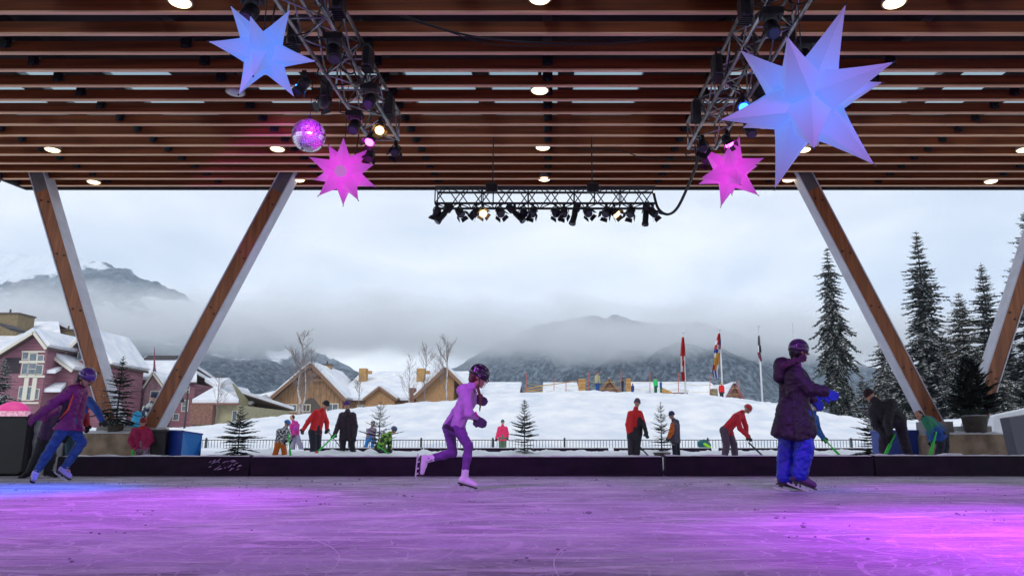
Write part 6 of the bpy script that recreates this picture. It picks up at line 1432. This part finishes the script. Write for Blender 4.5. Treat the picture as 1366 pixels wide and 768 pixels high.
crr = cloth('jacket_crimson_red', (.60, .012, .035), bump=.005, bs=30)
person('stooping child in red helmet and red jacket with mauve trousers', d, 616, 533,
       dict(x=975, head=(997.5, 545, 0), neck=(988, 551, 0), sR=(983, 555, -.15), sL=(989, 552, .15), eR=(987, 571, -.2), wR=(998, 582, -.2), tR=(1003, 590, -.2), eL=(995, 569, .18), wL=(996, 579, .05), tL=(999, 587, -.02), pR=(966, 574, -.09), pL=(971, 573, .09), kR=(969, 594, -.1), kL=(979, 593, .1), aR=(966, 613, -.1), aL=(981, 613, .1)),
       face=(.8, -.25, -.55), S=.92, vox=.015, jacket=crr, jk=.03, hem=.04, pants=cloth('trousers_mauve', (.10, .06, .10), bump=.004, bs=25), pk=.035, boots=blk, gloves=blk, hat='helmet', hatm=M('helmet_red', (.60, .01, .02), .25, coat=.6), fold=.005, up=(.6, 0, .8))
stick('dark stick held by the stooping child in red helmet', P(1003, 594, d - .2), P(1022, 612, d - .3), blks, r=.022)
d = 18.5
person('child with black and red helmet and blue jacket behind the skater in the long coat', d, 618, 531,
       dict(x=1082, head=(1088.5, 543, 0), neck=(1085, 552, 0), sR=(1082, 557, -.12), sL=(1088, 557, .12), eR=(1088, 573, -.18), wR=(1097, 583, -.2), tR=(1103, 590, -.22), eL=(1092, 573, .12), wL=(1099, 584, .02), tL=(1104, 591, 0), pR=(1074, 583, -.08), pL=(1080, 583, .08), kR=(1076, 599, -.08), kL=(1082, 599, .08), aR=(1072, 615, -.08), aL=(1082, 615, .08)),
       face=(.85, -.3, -.4), S=.82, vox=.014, jacket=cloth('jacket_blue', (.015, .10, .40)), jk=.03, pants=blk, pk=.02, boots=blk, gloves=cloth('glove_dkgreen', (.02, .05, .03)), hat='helmet', hatm=M('helmet_blackred', (.015, .012, .015), .3, vcol=(.4, .02, .02), vs=5, lo=.55, hi=.6), fold=.004)
stick('green stick held by the child in the blue jacket beside the long coat', P(1102, 588, d - .25), P(1122, 609, d - .4), grn, r=.017, blade=False)
d = 15.5
person('adult in black stooping low in front of the wide dark blue bin', d, 618, 519,
       dict(x=1190, head=(1160, 527, .1), neck=(1168, 536, .05), sL=(1165, 546, .1), sR=(1190, 538, -.05), eL=(1168, 566, .05), wL=(1181, 580, -.05), tL=(1189, 586, -.1), eR=(1184, 562, -.2), wR=(1187, 578, -.25), tR=(1189, 588, -.25), pL=(1184, 563, 0), pR=(1200, 560, 0), kL=(1179, 588, 0), kR=(1206, 588, 0), aL=(1179, 614, 0), aR=(1214, 614, 0)),
       face=(-.75, .25, -.55), S=1.05, vox=.016, jacket=blk, jk=.045, hem=.02, pants=cloth('trousers_black_purple', (.022, .012, .03), bump=.004, bs=25), pk=.035, boots=blk, gloves=blk, hat='beanie', hatm=cloth('hat_wine_black', (.03, .008, .015)), fold=.006, up=(-.7, 0, .7))
stick('green stick held between the legs of the adult in black', P(1191, 585, 15.2), P(1181, 606, 15.1), grn, r=.02, blade=False)
d = 14.6
ombre = M('jacket_green_blue', (.01, .08, .36), .7, vcol=(.015, .22, .10), vs=2.6, lo=.44, hi=.56, bump=.004, bs=30)
person('dark haired boy in green and blue jacket stooping over a green stick', d, 618, 545,
       dict(x=1245, head=(1226, 553.5, 0), neck=(1233, 559, 0), sL=(1236, 562, -.15), sR=(1240, 560, .13), eL=(1242, 576, -.2), wL=(1245, 586, -.2), tL=(1245, 593, -.2), eR=(1240, 577, .12), wR=(1243, 590, 0), tR=(1243, 597, -.05), pL=(1255, 579, -.08), pR=(1259, 578, .08), kL=(1255, 595, -.1), kR=(1261, 595, .08), aL=(1250, 613, -.1), aR=(1258, 613, .08)),
       face=(-.85, -.35, -.45), S=.80, vox=.012, jacket=ombre, jk=.03, hem=.03, pants=navy, pk=.025, boots=blk, gloves=blk, hair=(hair_dk,), fold=.004, up=(-.45, 0, .9), hood=(.04, 0, .0))
stick('green stick held by the dark haired boy in green and blue', P(1247, 583, 14.3), P(1241, 606, 14.2), grn, r=.017, blade=False)
# teal and lime bag on snow by the fence
bg_ = sdf_obj('bag', [('c', P(935, 592, 27), P(944, 594, 27), .13, .12), ('c', P(939, 588, 27), P(941, 594, 27), .07, .13)], .02, cloth('bag_teal', (.005, .10, .12)), None, k=.05, fold=.008)
tag(bg_, 'teal and lime green bag in the snow by the fence', 'bag')
lm = sdf_obj('bag_flap', [('c', P(940, 592, 26.84), P(946, 596, 26.84), .05, .06)], .015, cloth('lime', (.25, .6, .02)), bg_, k=.02)
# --- hill crest figures
G = 'figures on the crest of the snow hill'
def tiny(label, px, pt, pb, jm, pm, hm_, face=(.5, -.7, 0), S=None, d=54, hat='beanie', **k):
    person(label, d, pb, pt, dict(x=px, **k), face=face, vox=.022, jacket=jm, jk=.03, hem=.05, pants=pm, pk=.02, boots=blk, gloves=blk, hat=hat, hatm=hm_)
tiny('figure in pale olive coat and blue trousers on the hill crest', 797, 496, 524, cloth('coat_pale_olive', (.35, .33, .18)), cloth('pants_blue3', (.01, .06, .25)), redk)
tiny('figure in black on the hill crest left of the orange panel', 830.5, 504, 525, blk, blk, blk, face=(.9, -.2, -.3))
tiny('small crouching figure in dark blue on the hill crest right of the orange panel', 844, 512, 526, cloth('jk_navy', (.01, .03, .16)), cloth('pants_blue3', (.01, .06, .25)), blk)
tiny('figure in bright green on the hill crest', 874.5, 503, 525, cloth('jk_green', (.02, .55, .12)), cloth('pants_dkgreen', (.01, .1, .05)), blk)
tiny('figure in blue jacket on the hill crest beside the one in bright green', 881.5, 507, 525, cloth('jk_blue4', (.01, .08, .28)), cloth('pants_dkgreen', (.01, .1, .05)), cloth('cap_navy', (.02, .03, .08)), face=(.9, .1, -.2))
tiny('child in bright red coat on the hill crest near the flag poles', 962.5, 510, 534, cloth('coat_bright_red', (.65, .01, .01)), blk, M('hat_yellow', (.5, .4, .05), .8), face=(.1, -1, 0))
